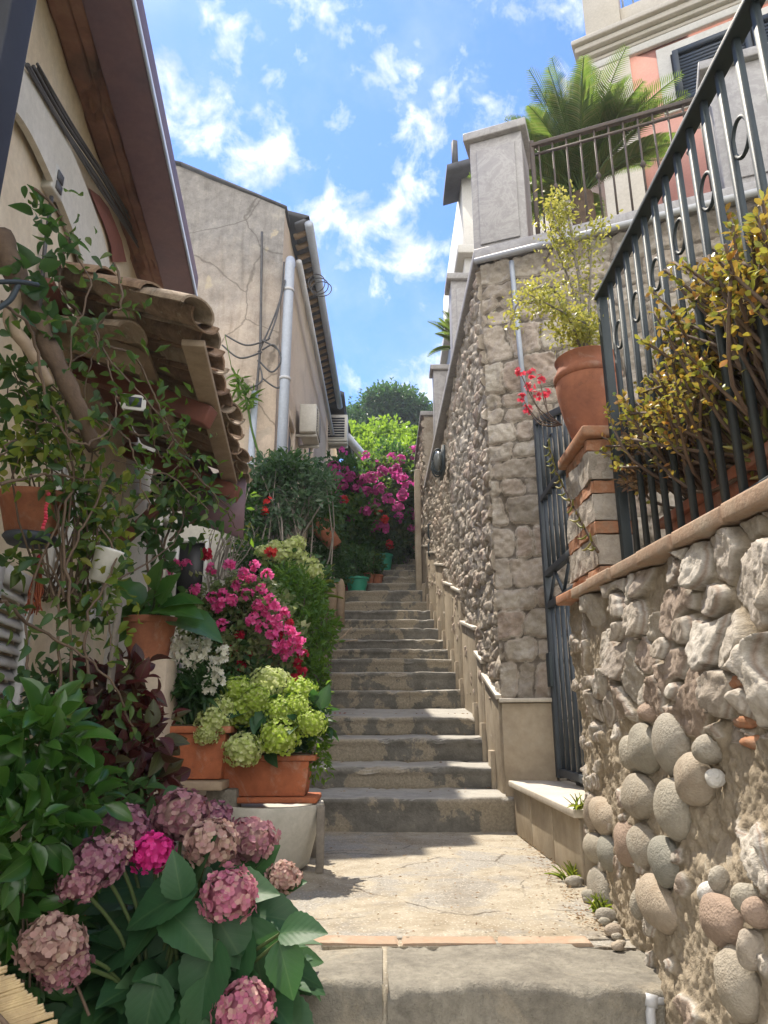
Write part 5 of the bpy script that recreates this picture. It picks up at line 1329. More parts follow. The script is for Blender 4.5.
for q, (px, py, rp_, mt) in enumerate(GHH):
    P_ = at(px, py, Y=TBY - .04 + .05 * ((px * 7 + py) % 3 - 1) - (py - 700) * .0022); r = rp_ / FOC * zcof(P_[1], P_[2])
    o = mophead(P_, r, LM[mt], GH, 300 + q, n=230, fl=.13)
    s = MB(); s.tube([gc - [0, 0, .15], P_], .004, 6, caps=False); s.build("stalk", M['stem_green'], o, smooth=True)

# ------------------------------------------------------------------ generic potted plants
def flowers(parent, pts, r, mat, t='p5', n=9, seed=0, spread=None, name="flower", fl=None):
    for q, p_ in enumerate(pts):
        g = np.random.RandomState(seed + q); k = n if n < 30 else n
        d = sph(g, k); d[:, 1] = -np.abs(d[:, 1]) * .6 + .2 * d[:, 1]; d = unit(d + [0, -.3, .3])
        P = np.array(p_) + d * r * .75 * g.rand(k)[:, None] ** .4
        mb = MB(); s_ = (fl or r * .75) * (.8 + .4 * g.rand(k)); inst(mb, TP_[t], P, unit(np.cross(d, g.normal(size=(k, 3)))), unit(d + g.normal(size=(k, 3)) * .25), s_ * 2 * .6, s_ * 2 * .6)
        mb.build(name, mat, parent)
def shrub(name, label, cat, base, clumps, n, L, mat, t='small', wr=.5, up=.4, seed=0, stem='stem_brown', ns=5, sr=.008, group=None, potd=None, rnd=.5, lo=-1.0, shell=2.2):
    T = empty(name, base, label, cat, group)
    if potd: pot(T, potd[0], potd[1], potd[2], potd[3], **(potd[4] if len(potd) > 4 else {}))
    m = MB(); leaves(m, clumps, n, L, wr, t, up=up, seed=seed, rnd=rnd, lo=lo, shell=shell); m.build("foliage", mat, T, smooth=True)
    s = MB(); twigs(s, base, clumps, ns, sr, seed + 1); s.build("stems", M[stem], T, smooth=True)
    return T
def cl(px, py, Y, rpx, rpy=None, ry=None):
    """clump round the point seen at px, py at depth Y, radii given in pixels"""
    P_ = at(px, py, Y=Y); k = zcof(P_[1], P_[2]) / FOC; rx = rpx * k; rz = (rpy or rpx) * k
    return (P_, (rx, ry or rx, rz))
gq = np.random.RandomState(5)

# near left shrub of oval glossy leaves
t = shrub("glossy_shrub", "leafy shrub with glossy oval leaves at the lower left beside the mauve hydrangea", "shrub", at(40, 1010, Y=1.5),
      [cl(40, 740, 1.45, 46, 40), cl(75, 800, 1.5, 40, 40), cl(20, 830, 1.4, 45, 50), cl(60, 870, 1.55, 38, 40), cl(15, 910, 1.45, 35, 40), cl(0, 760, 1.5, 50, 50)],
      520, .062, LM['glossy'], 'oval', .5, up=.55, seed=31, ns=1, stem='stem_brown', sr=.003)
m = MB(); leaves(m, [cl(30, 960, 1.6, 40, 45), cl(10, 990, 1.5, 50, 40)], 200, .06, .5, 'oval', up=.55, seed=33); m.build('lower_leaves', LM['dark'], t, smooth=True)
# coleus
t = shrub("coleus_plant", "dark red coleus with ruffled leaves left of the red planter", "potted plant", (-.84, 2.35, SZ0),
      [cl(120, 690, 2.25, 32, 34), cl(140, 740, 2.2, 34, 36), cl(105, 770, 2.15, 34, 34), cl(150, 790, 2.25, 26, 26), cl(85, 700, 2.3, 24, 30)],
      620, .06, LM['coleus'], 'ovate', .62, up=.4, seed=41, ns=6, potd=((-.84, 2.35, SZ0), .15, .24, M['terracotta']))
m = MB(); leaves(m, [cl(120, 800, 2.1, 50, 25), cl(90, 750, 2.2, 40, 50), cl(60, 700, 2.3, 40, 40)], 420, .05, .5, 'oval', up=.4, seed=42); m.build("green_leaves", LM['dark'], t, smooth=True)
# white stocks in a long red planter
pB = at(190, 778, Y=3.0)
WF = shrub("white_flower_planter", "tall white stock flowers in a red terracotta planter behind the lime hydrangea", "potted plant", (pB[0], 3.0, pB[2]),
      [cl(195, 690, 3.0, 26, 22), cl(180, 705, 3.0, 16, 18), cl(215, 700, 3.05, 16, 20)], 700, .07, LM['dark'], 'lance', .2, up=.3, seed=51, ns=6, stem='stem_green',
      potd=((pB[0], 3.02, pB[2]), .1, .20, M['terracotta_clean'], dict(square=(.34, .22))))
for q, (px, py) in enumerate([(184, 650), (205, 648), (178, 662), (202, 660), (213, 672), (222, 660), (190, 672), (218, 682), (176, 652), (210, 690), (196, 656)]):
    P_ = at(px, py - 6, Y=2.90); m = MB(); g = np.random.RandomState(q); k = 17; z = g.rand(k); d = sph(g, k)
    inst(m, TP_['p5'], P_ + np.stack([d[:, 0] * .022, d[:, 1] * .022, (z - .5) * .065], 1), sph(g, k), unit(d + [0, -.3, .2]), .027, .027)
    m.build("flower_spike", LM['white'], WF)
m = MB(); m.box((-1.3, 2.86, pB[2] - .035), (-.62, 3.16, pB[2] - .004)); o = m.build("plank_shelf", M['beam_pale'], None, bevel=.004); tag(o, "rough plank shelf under the red planter of white flowers", "shelf")
for q, x in enumerate((-1.2, -.7)):
    m = MB(); m.box((x, 2.95, SZ0), (x + .12, 3.07, pB[2] - .037)); o = m.build("shelf_block", M['kerb_stone'], None, bevel=.008); tag(o, ("left", "right")[q] + " stone block holding up the plank shelf", "block", "stone blocks under the shelf")
# broad leaved plant in clay pot on a tall post
pL = at(148, 660, Y=2.9)
BLP = shrub("broad_leaf_plant", "broad leaved green plant in a clay pot below the white shutters", "potted plant", pL,
      [cl(150, 610, 2.9, 12, 12)], 30, .08, LM['big'], 'ovate', .7, seed=61, ns=3, stem='stem_green', potd=(pL, .105, .17, M['terracotta']))
m = MB(); g = np.random.RandomState(62); s = MB()
for q, (px, py, ln, deg) in enumerate([(125, 612, 46, 170), (150, 596, 50, 60), (175, 607, 60, 10), (195, 622, 66, -8), (130, 590, 44, 120), (165, 588, 40, 75), (140, 622, 40, 215), (180, 600, 46, 30), (155, 575, 36, 90), (120, 635, 40, 200)]):
    P_ = at(px, py, Y=2.85 - .05 * (q % 3)); L = ln / FOC * zcof(P_[1], P_[2]) * .88; D = unit(np.array([math.cos(R(deg)), -.3, math.sin(R(deg)) * .7])); inst(m, TP_['big'], [P_ - D * L * .5], D, unit(np.array([g.normal() * .2, -.5, .8])), L, L * .85)
    s.tube(curve([pL + [0, 0, .15], P_ - D * L * .5], 6), .005, 6, caps=False)
m.build("broad_leaves", LM['big'], BLP, smooth=True); s.build("leaf_stalks", M['stem_green'], BLP, smooth=True)
m = MB(); m.box(pL + [-.11, -.11, -1.0], pL + [.11, .11, -.003]); tag(m.build("brick_plinth", M['side_plaster'], None, bevel=.006), "narrow plastered plinth under the broad leaved plant", "plinth")

# pink geraniums
zG = stair_z(4.1)
GB = (-.92, 4.15, SZ0 + .17)
GE = shrub("pink_geranium", "mass of bright pink geraniums spilling toward the stairs", "potted plant", GB,
      [cl(225, 600, 4.0, 36, 26), cl(262, 610, 3.95, 30, 30), cl(285, 645, 3.85, 22, 32), cl(200, 625, 3.9, 26, 24), cl(240, 650, 3.85, 30, 24), cl(250, 590, 4.0, 26, 16)],
      2600, .032, LM['cream_variegated'], 'small', .85, up=.5, seed=71, ns=7, stem='stem_brown', potd=(GB, .2, .34, M['side_plaster']))
m = MB(); leaves(m, [cl(215, 660, 3.9, 36, 26), cl(262, 680, 3.8, 34, 22), cl(230, 630, 4.05, 40, 34)], 1500, .035, .8, 'small', up=.5, seed=72); m.build("dark_foliage", LM['dark'], GE)
pts = []
for (px, py) in [(229, 566), (255, 566), (268, 575), (235, 587), (224, 595), (213, 598), (262, 590), (252, 580), (270, 600), (259, 606), (274, 607), (284, 614), (280, 628), (290, 632), (295, 641), (286, 645), (298, 650), (273, 620), (265, 612), (256, 618), (262, 630), (251, 622), (272, 636), (222, 605), (233, 600), (221, 626), (243, 574), (212, 568), (285, 655), (276, 648), (300, 640), (248, 595), (217, 608), (196, 590), (186, 565), (170, 570), (174, 566)]:
    pts.append(at(px, py, Y=3.85 - .002 * (py - 560) + gq.rand() * .08))
flowers(GE, pts, .042, LM['pinkgeranium'], 'p5', 11, seed=700, fl=.030)
pts = [at(px, py, Y=3.75 + gq.rand() * .08) for (px, py) in [(232, 652), (241, 666), (249, 656), (278, 636), (298, 664), (296, 678), (302, 672), (207, 557), (207, 552), (240, 636), (290, 625), (303, 655)]]
flowers(GE, pts, .036, LM['crimson'], 'p5', 12, seed=760, fl=.026, name="crimson_flower")

# green bush and cream hydrangea heads behind it
GBs = shrub("green_bush", "bright green leafy bush beside the stairs behind the geraniums", "shrub", (-.62, 4.9, stair_z(4.9)),
      [cl(300, 600, 4.9, 30, 28), cl(318, 630, 4.7, 20, 26), cl(300, 655, 4.6, 24, 28), cl(318, 680, 4.5, 12, 24), cl(285, 580, 5.1, 22, 14)],
      3600, .042, LM['bush'], 'small', .5, up=.4, seed=81, ns=8)
CHY = empty("cream_hydrangea", at(290, 590, Y=5.4), "cream hydrangea with papery heads above the green bush", "potted plant")
base = at(290, 600, Y=5.5)
m = MB(); leaves(m, [cl(285, 568, 5.5, 34, 16), cl(275, 590, 5.5, 30, 20), cl(305, 580, 5.5, 26, 18)], 600, .06, .55, 'ovate', seed=91); m.build("foliage", LM['dark'], CHY)
for q, (px, py, r_) in enumerate([(276, 548, 9), (291, 547, 9), (283, 556, 10), (297, 543, 9), (307, 566, 12), (314, 572, 10), (268, 560, 8), (300, 556, 8), (262, 552, 7), (289, 563, 8)]):
    P_ = at(px, py, Y=5.4 - .03 * (q % 3)); mophead(P_, r_ / FOC * zcof(P_[1], P_[2]), LM['creamlime'], CHY, 400 + q, n=60, fl=.24)
flowers(CHY, [at(271, 553, Y=5.3)], .06, LM['redflower'], 'p5', 9, seed=480, name="red_flower", fl=.04)
pot(CHY, (base[0], 5.5, stair_z(5.5)), .18, max(.1, base[2] - stair_z(5.5) - .05), M['terracotta'])
GRS = empty("spiky_grass_tuft", at(318, 600, Y=5.8), "tuft of arching grass blades above the grey stair posts", "plant")
m = MB(); g = np.random.RandomState(93); k = 90; bb = at(300, 596, Y=5.9); d = sph(g, k); d[:, 2] = abs(d[:, 2]) + .5; d = unit(d)
inst(m, TP_['strap'], bb + g.normal(size=(k, 3)) * .03, d, unit(g.normal(size=(k, 3)) + [0, -.5, .6]), .30, .018); m.build("blades", LM['yellowvine'], GRS)

# tall shrub against the old building
TS = shrub("tall_shrub", "tall blue green shrub with pale stems against the old building", "shrub", (-1.0, 5.75, stair_z(5.75)),
      [cl(285, 470, 5.8, 28, 16), cl(265, 490, 5.8, 24, 18), cl(300, 500, 5.8, 26, 24), cl(275, 520, 5.75, 26, 18), cl(262, 470, 5.8, 14, 12), cl(318, 480, 6.0, 18, 18)],
      2600, .055, LM['silver'], 'small', .5, up=.3, seed=101, ns=8, stem='stem_grey', sr=.012)
m = MB(); leaves(m, [cl(285, 468, 5.75, 26, 13), cl(258, 492, 5.75, 18, 12), cl(322, 500, 6.3, 22, 28), cl(262, 555, 5.6, 30, 20), cl(250, 520, 5.6, 14, 30)], 2600, .05, .55, 'small', seed=102); m.build("dark_leaves", LM['dark'], TS)
m = MB()
for q in range(7): m.tube(curve([at(290 - q * 3, 600, Y=5.8), at(285 + (q - 3) * 4, 545, Y=5.78), at(270 + q * 9, 500, Y=5.8)], 10), np.linspace(.014, .005, 10), 6, caps=False)
m.build("bare_stems", M['stem_grey'], TS, smooth=True)
flowers(TS, [at(268, 502, Y=5.6), at(266, 512, Y=5.6)], .05, LM['redflower'], 'p5', 8, seed=490, name="red_flower", fl=.035)
bt = shrub("bare_twiggy_plant", "nearly leafless twiggy plant before the white annex wall", "plant", at(222, 580, Y=5.2), [cl(235, 530, 5.2, 30, 22)], 60, .04, LM['yellowvine'], seed=111, ns=22, sr=.006, stem='stem_grey')

# bougainvillea climbing over the stair top
BG = empty("bougainvillea", (-.3, 10.6, stair_z(10.6)), "large bougainvillea with dark foliage and magenta bracts over the stair top", "shrub")
dk = [cl(352, 500, 10.2, 26, 34), cl(375, 520, 10.8, 24, 34), cl(392, 480, 11.4, 22, 36), cl(400, 520, 11.2, 16, 40), cl(358, 545, 9.9, 18, 22), cl(340, 475, 10.0, 20, 20), cl(385, 550, 10.6, 20, 16), cl(405, 560, 11.2, 8, 18)]
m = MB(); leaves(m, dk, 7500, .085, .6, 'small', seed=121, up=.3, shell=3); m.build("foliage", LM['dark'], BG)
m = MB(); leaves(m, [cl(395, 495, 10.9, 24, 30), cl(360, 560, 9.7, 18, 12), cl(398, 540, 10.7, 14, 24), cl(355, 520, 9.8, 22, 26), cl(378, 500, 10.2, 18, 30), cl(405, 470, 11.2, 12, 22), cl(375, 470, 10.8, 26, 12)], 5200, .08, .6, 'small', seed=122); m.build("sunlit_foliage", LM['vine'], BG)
m = MB(); twigs(m, (-.45, 10.4, stair_z(10.4)), dk, 5, .025, 123); m.build("stems", M['stem_grey'], BG, smooth=True)
pts = [at(px, py, Y=Y_) for (px, py, Y_) in [(378, 525, 10.0), (384, 528, 10.0), (370, 530, 10), (392, 458, 10.8), (400, 460, 10.8), (386, 462, 10.8), (402, 478, 10.9), (408, 482, 10.9), (398, 475, 10.9), (376, 466, 10.6), (412, 452, 11.4), (418, 450, 11.4), (410, 460, 11.4), (414, 515, 11), (408, 512, 11)]]
flowers(BG, pts, .11, LM['bougain'], 'p4', 26, seed=800, name="bract_cluster", fl=.06)
g5 = np.random.RandomState(55)
pts = [at(x_, y_, Y=10.1 + g5.rand() * .6) for x_, y_ in zip(340 + g5.rand(26) * 72, 450 + g5.rand(26) * 85)]
flowers(BG, pts, .10, LM['bougain'], 'p4', 12, seed=880, name='bract_spray', fl=.05)
pts = [at(px, py, Y=9.6 + gq.rand() * .3) for (px, py) in [(372, 478), (383, 472), (395, 470), (388, 500), (398, 508), (402, 495), (338, 478), (336, 490), (340, 500), (344, 470), (350, 478), (362, 480), (366, 492), (356, 488), (374, 505), (348, 520), (365, 512), (334, 468), (380, 490), (342, 485)]]
flowers(BG, pts, .12, LM['bougaindark'], 'p4', 26, seed=830, name="dark_bract_cluster", fl=.06)
flowers(BG, [at(378, 512, Y=9.9), at(384, 520, Y=9.9), at(346, 500, Y=9.7), at(390, 545, Y=10.2)], .09, LM['redflower'], 'p4', 18, seed=860, name="red_cluster", fl=.05)

# pots on the upper steps
M['green_pot'] = plain("turquoise_green_plastic", (.03, .3, .2), (.025, .24, .16), 5, .5, .1, 60)
M['pink_pot'] = plain("hot_pink_plastic", (.6, .04, .16), (.5, .03, .13), 5, .5, .1, 60)
def step_pot(px, Y, r, h, mat, lab, lm, nl, L, hh, seed, kind="potted plant"):
    z = stair_z(Y); P_ = at(px, 560, Y=Y); x = P_[0] / P_[1] * Y
    x = (px - 384) / FOC * zcof(Y, z + .1)
    b = (x, Y, z)
    return shrub("potted_plant", lab, kind, b, [((x, Y, z + h + hh * .5), (r * 1.3, r * 1.2, hh * .6))], nl, L, LM[lm], seed=seed, ns=4, group="potted plants on the upper steps", potd=(b, r, h, mat))
step_pot(357, 9.2, .155, .19, M['green_pot'], "leafy plant in a wide turquoise pot on the top visible step", 'dark', 500, .06, .4, 131)
step_pot(383, 10.3, .15, .26, M['green_pot'], "leafy plant in a turquoise pot halfway along the far steps", 'dark', 420, .06, .35, 132)
step_pot(396, 11.1, .13, .24, M['green_pot'], "small plant in the farthest turquoise pot under the bougainvillea", 'bush', 300, .06, .3, 133)
step_pot(376, 9.75, .10, .17, M['terracotta'], "plant in a terracotta pot on the far steps between turquoise pots", 'dark', 300, .05, .3, 134)
step_pot(368, 9.55, .09, .15, M['terracotta'], "plant in a small terracotta pot just behind the wide turquoise pot", 'dark', 260, .05, .3, 135)
step_pot(408, 11.6, .15, .3, M['terracotta'], "plant in a terracotta pot against the right wall of the far steps", 'dark', 300, .05, .3, 136)
step_pot(345, 9.35, .08, .2, M['pink_pot'], "plant in a small hot pink pot left of the wide turquoise pot", 'dark', 300, .05, .3, 137)
tp = at(330, 535, Y=8.6)
T = empty("tilted_pot", tp, "long terracotta pot tilted on the left above the upper steps", "pot")
m = MB(); m.lathe([(0, 0), (.09, 0), (.13, .34), (.15, .345), (.15, .40), (.12, .40), (.1, .33), (0, .32)], (0, 0, 0), 24)
V = m.V[0]; an_ = R(38); V = np.stack([V[:, 0] * math.cos(an_) - V[:, 2] * math.sin(an_), V[:, 1], V[:, 0] * math.sin(an_) + V[:, 2] * math.cos(an_)], 1) + tp + [.08, 0, -.15]; m.V[0] = V
m.build("pot", M['terracotta'], T, smooth=True)
m = MB(); leaves(m, [(tp + [-.2, 0, .25], (.3, .2, .25))], 900, .06, .5, seed=141); m.build("foliage", LM['dark'], T)
m = MB(); leaves(m, [(tp + [-.1, .1, -.1], (.35, .2, .25)), (tp + [.0, .2, -.45], (.3, .2, .25))], 1400, .06, .5, seed=142); o = m.build("shade_bush", LM['dark'], None); tag(o, "dark bush below the tilted terracotta pot", "bush")

# ------------------------------------------------------------------ hill vegetation and far tree
def tree(label, c, r, trunk_h, n, L, mat, seed, name="tree", group=None):
    c = np.array(c, float); g = np.random.RandomState(seed)
    T = empty(name, c - [0, 0, trunk_h + r * .8], label, "tree", group)
    cls = [(c, (r * .75, r * .75, r * .62))]
    for q in range(13):
        d = sph(g, 1)[0]; d[2] = abs(d[2]) * .9 - .25; cls.append((c + d * r * .62, (r * .38, r * .38, r * .32)))
    m = MB(); leaves(m, cls, n, L, .6, seed=seed, shell=2.6); m.build("crown", mat, T)
    s = MB(); b = c - [0, 0, trunk_h + r * .8]; s.tube(curve([b, b * .5 + c * .5 + [r * .05, 0, 0], c], 8), np.linspace(r * .09, r * .04, 8), 8); twigs(s, c - [0, 0, r * .5], cls, 2, r * .03, seed); s.build("trunk", M['trunk'], T, smooth=True)
    return T
tree("large rounded blue green tree on the hill beyond the stairs", at(390, 415, Y=30), 2.05, 1.5, 15000, .17, LM['tree'], 151)
tree("smaller hazy tree left of the large rounded tree on the hill", at(352, 425, Y=32), 1.2, 1.2, 5000, .17, LM['tree'], 152)
tree("small tree right of the large rounded tree beside the stone wall", at(425, 428, Y=30), 1.1, 1.2, 5000, .17, LM['tree'], 153)
HILL = [(362, 438, 16, 22, 12, "leftmost sunlit yellow green shrub under the large tree"), (385, 434, 17, 20, 12, "middle sunlit yellow green shrub under the large tree"), (408, 440, 16, 18, 12, "right sunlit yellow green shrub under the large tree"),
        (372, 452, 14.5, 20, 11, "lower sunlit shrub above the peach garden wall"), (396, 456, 14, 20, 12, "lower sunlit shrub above the magenta bracts"), (418, 440, 15, 12, 12, "small sunlit shrub right by the stone wall"), (340, 428, 19, 14, 10, "small sunlit shrub left beside the sloping beam")]
for q, (px, py, Y_, rx_, ry_, lb) in enumerate(HILL):
    c0 = cl(px, py, Y_, rx_, ry_); c1 = cl(px - 8, py + 6, Y_ - .3, rx_ * .7, ry_ * .8); c2 = cl(px + 9, py + 5, Y_ - .3, rx_ * .7, ry_ * .8)
    b = at(px, py + 26, Y=Y_)
    shrub("hill_shrub", lb, "shrub", b, [c0, c1, c2], 1500, .12, LM['hillgreen'], seed=160 + q, ns=4, sr=.03, group="sunlit shrubs on the hill", wr=.6)
# a green mass on the slope behind and between them
m = MB(); g = np.random.RandomState(170); k = 26000; x = g.rand(k) * 26 - 12; y = 13.5 + g.rand(k) ** .8 * 22; z = ground_z(x, y) + .1 + g.rand(k) * .8
inst(m, TP_['small'], np.stack([x, y, z], 1), sph(g, k), unit(sph(g, k) + [0, 0, 1.2]), .28, .2); tag(m.build("hillside_vegetation", LM['bush'], None, loc=(0, 15, 0)), "dense low green growth covering the hillside", "vegetation", kind='stuff')

# ------------------------------------------------------------------ cycad on the terrace, second palm behind the wall
def cycad(label, c, n, Lf, seed, lean=(0, 0), lim=None, name="sago_palm", mat='cycad', trunk=.5):
    c = np.array(c, float); g = np.random.RandomState(seed); T = empty(name, c - [0, 0, trunk], label, "palm")
    m = MB(); m.lathe([(0, -trunk), (.10, -trunk), (.11, -trunk * .5), (.09, 0), (0, .05)], c, 16)
    m.build("trunk", M['trunk'], T, smooth=True)
    for q in range(n):
        az = g.rand() * 2 * np.pi if lim is None else R(lim[0] + (lim[1] - lim[0]) * g.rand()); el = R(32 + 56 * (q / n) ** .6); L = Lf * (.8 + .3 * g.rand())
        t = np.linspace(0, 1, 14); dr = (.5 * math.cos(el) + .14)
        h = np.array([math.cos(az), math.sin(az), 0])
        P = c + (t[:, None] * math.cos(el) + .12 * t[:, None] ** 2) * L * h + np.stack([0 * t, 0 * t, t * math.sin(el) * L - dr * L * t ** 2.2 * .8], 1)
        m = MB(); m.tube(P, np.linspace(.009, .003, 14), 5, caps=False)
        tt = np.linspace(.12, .99, 52); idx = tt * 13; i0 = np.minimum(idx.astype(int), 12); f = idx - i0
        Q = P[i0] * (1 - f)[:, None] + P[i0 + 1] * f[:, None]; Tn = unit(P[i0 + 1] - P[i0]); side = unit(np.cross(Tn, [0, 0, 1.])); upv = np.cross(side, Tn)
        ll = .125 * Lf / .9 * np.sin(np.pi * np.clip(tt * .93 + .05, 0, 1)) ** .6
        for sg in (-1, 1): inst(m, TP_['lance'], Q, unit(side * sg + Tn * .62 + upv * .5), upv, ll, .0052 * Lf / .9 + 0 * ll)
        m.build("frond", LM[mat], T, smooth=True)
    return T
pc2 = at(582, 196, Y=4.95)
cycad("large spiky sago palm growing behind the rusty terrace railing", pc2, 78, 1.22, 181, trunk=pc2[2] - 2.95)
p2 = at(448, 330, Y=8.3)
cycad("palm fronds reaching out behind the second terrace pier", (p2[0] + .22, 8.3, p2[2] - .35), 16, .75, 182, lim=(120, 240), name="garden_palm", trunk=.7)
# ------------------------------------------------------------------ urn on the pillar with a yellow leaved shrub
UX, UY, UZ = .835, 2.60, PILZ
YS = empty("potted_yellow_shrub", (UX, UY, UZ), "yellow leaved shrub in a round terracotta urn on top of the brick pillar", "potted plant")
m = MB(); m.lathe([(0, 0), (.075, 0), (.08, .015), (.105, .10), (.125, .20), (.13, .25), (.127, .262), (.135, .268), (.137, .285), (.128, .30), (.118, .33), (.122, .345), (.128, .36), (.118, .368), (.105, .36), (.1, .30), (0, .29)], (UX, UY, UZ), 40)
m.build("urn", M['terracotta'], YS, smooth=True, auto=50)
m = MB(); m.lathe([(0, .012), (.06, .01), (.108, 0)], (UX, UY, UZ + .33), 20); m.build("soil", M['soil'], YS, smooth=True)
base = np.array([UX, UY, UZ + .33])
def br(pts, r0, r1, n=12, k=7): 
    return curve(pts, n), np.linspace(r0, r1, n)
m = MB()
BR = [[base, at(582, 300, Y=2.62), at(575, 255, Y=2.65), at(568, 215, Y=2.7), at(560, 190, Y=2.7)], [base, at(565, 310, Y=2.6), at(548, 285, Y=2.55), at(520, 300, Y=2.5), at(510, 325, Y=2.5)], [base, at(590, 290, Y=2.6), at(592, 240, Y=2.6), at(600, 225, Y=2.6)],
      [base, at(570, 320, Y=2.5), at(555, 308, Y=2.45), at(530, 295, Y=2.45)], [base, at(576, 300, Y=2.7), at(555, 245, Y=2.7), at(548, 215, Y=2.7)], [at(575, 255, Y=2.65), at(560, 235, Y=2.65), at(550, 200, Y=2.65)], [base, at(590, 330, Y=2.5), at(578, 320, Y=2.4)]]
for q, b_ in enumerate(BR): P_, r_ = br(b_, .011 if q < 2 else .006, .0025); m.tube(P_, r_, 6, caps=False)
m.build("branches", M['stem_grey'], YS, smooth=True)
m = MB(); g = np.random.RandomState(201)
for b_ in BR:
    P_ = curve(b_, 60)[8:]
    for k in range(300):
        p_ = P_[g.randint(len(P_))] + g.normal(size=3) * .032
        inst(m, TP_['jade'], [p_], sph(g, 1), unit(g.normal(size=(1, 3)) + [0, 0, .7]), .016 + .012 * g.rand(), .011)
leaves(m, [(at(570, 330, Y=2.55), (.11, .08, .06)), (at(540, 300, Y=2.55), (.08, .06, .07)), (at(560, 210, Y=2.7), (.06, .05, .08)), (at(590, 330, Y=2.6), (.07, .06, .05))], 900, .022, .5, 'jade', seed=202)
m.build("foliage", LM['yellow'], YS, smooth=True)

# ------------------------------------------------------------------ planters with succulents behind the railing
def planter(y0, y1, lab, seed):
    T = empty("succulent_planter", (1.02, (y0 + y1) / 2, .46), lab, "potted plant", "terracotta planters behind the railing")
    yc = (y0 + y1) / 2; pot(T, (1.03, yc, .40), .1, .24, M['terracotta'], square=(.22, y1 - y0 - .02)); return T
JP = planter(1.72, 2.28, "terracotta trough with dry brown flower heads behind the railing's far end", 1)
JQ = planter(1.12, 1.70, "terracotta trough with upright reddish jade stems behind the middle railing", 2)
JR = planter(.60, 1.10, "terracotta trough with yellow green spiky stems behind the nearest railing bars", 3)
g = np.random.RandomState(211)
def stemset(T, px0, px1, n, tip, Yt, mat_leaf, seed, lt='jade', L=.027, bx=1.0, by=(1.1, 1.7)):
    g = np.random.RandomState(seed); s = MB(); m = MB()
    for q in range(n):
        px = px0 + (px1 - px0) * g.rand(); py = tip(px) + g.normal() * 22
        yb = by[0] + (by[1] - by[0]) * g.rand(); e = at(px, py, X=.74 + .34 * g.rand()); b = np.array([bx + g.normal() * .03, yb, .62])
        if np.linalg.norm(e - b) > .75: e = b + unit(e - b) * .75
        mid = b * .5 + e * .5 + g.normal(size=3) * .035 - [0, 0, .02]
        P_ = curve([b, mid, e], 9); s.tube(P_, np.linspace(.0065, .004, 9), 6)
        k = 22 + g.randint(10); tt = .45 + .55 * g.rand(k) ** .5; Pk = b + 0; Q = np.array([P_[min(8, int(x * 8))] * (1 - (x * 8 % 1)) + P_[min(8, int(x * 8) + 1)] * (x * 8 % 1) for x in tt])
        D = unit(sph(g, k) + unit(e - mid) * .7); inst(m, TP_[lt], Q, D, unit(sph(g, k) + [0, 0, .8]), L * (.6 + .6 * g.rand(k)), L * .5)
    s.build("stems", M['stem_brown'], T, smooth=True); m.build("leaves", mat_leaf, T, smooth=True)
stemset(JQ, 640, 775, 170, lambda x: 330 - (x - 640) * .75, 1.4, LM['jade'], 221, by=(1.15, 1.75))
stemset(JP, 598, 710, 130, lambda x: 425 - (x - 610) * .75, 1.8, LM['jade'], 222, L=.024, by=(1.6, 2.1))
m = MB(); leaves(m, [(at(660, 440, X=.93), (.1, .13, .07)), (at(645, 480, X=.90), (.07, .10, .05)), (at(700, 410, X=.95), (.1, .14, .08)), (at(735, 380, X=1.0), (.1, .14, .1)), (at(632, 455, X=.92), (.06, .1, .06))], 4200, .026, .4, 'jade', seed=223); m.build("dry_flowers", LM['dry'], JP)
m = MB(); gg = np.random.RandomState(224)
for q in range(150):
    b = np.array([1.0, 1.0 + gg.rand() * 1.15, .62]); d = unit(np.array([gg.normal() * .35 - .1, gg.normal() * .5, .9])); m.tube(curve([b, b + d * .15 + gg.normal(size=3) * .03, b + d * .3 + gg.normal(size=3) * .05], 8), .004, 5)
m.build("dry_stems", M['stem_brown'], JP, smooth=True)
# ribbed finger-like stems on the near planter
m = MB(); gg = np.random.RandomState(231)
for (px, py, n_) in ((715, 440, 12), (745, 400, 14), (700, 395, 9), (760, 440, 12), (728, 365, 9), (735, 430, 12)):
    e = at(px, py, X=.92); b = np.array([1.0, e[1] + .02, .60]); ax = curve([b, b * .5 + e * .5 + [.01, 0, -.02], e], 10); m.tube(ax, .006, 6)
    for k in range(n_ * 2):
        p_ = ax[4 + gg.randint(6)]; d = unit(gg.normal(size=3) * [1, 1, .5] + [-.2, 0, .5]); L = .05 + .05 * gg.rand()
        m.tube(curve([p_, p_ + d * L * .5 + [0, 0, -.004], p_ + d * L + [0, 0, .018]], 6), [.003, .006, .0065, .006, .005, .002], 6)
m.build("finger_stems", LM['fingers'], JR, smooth=True)

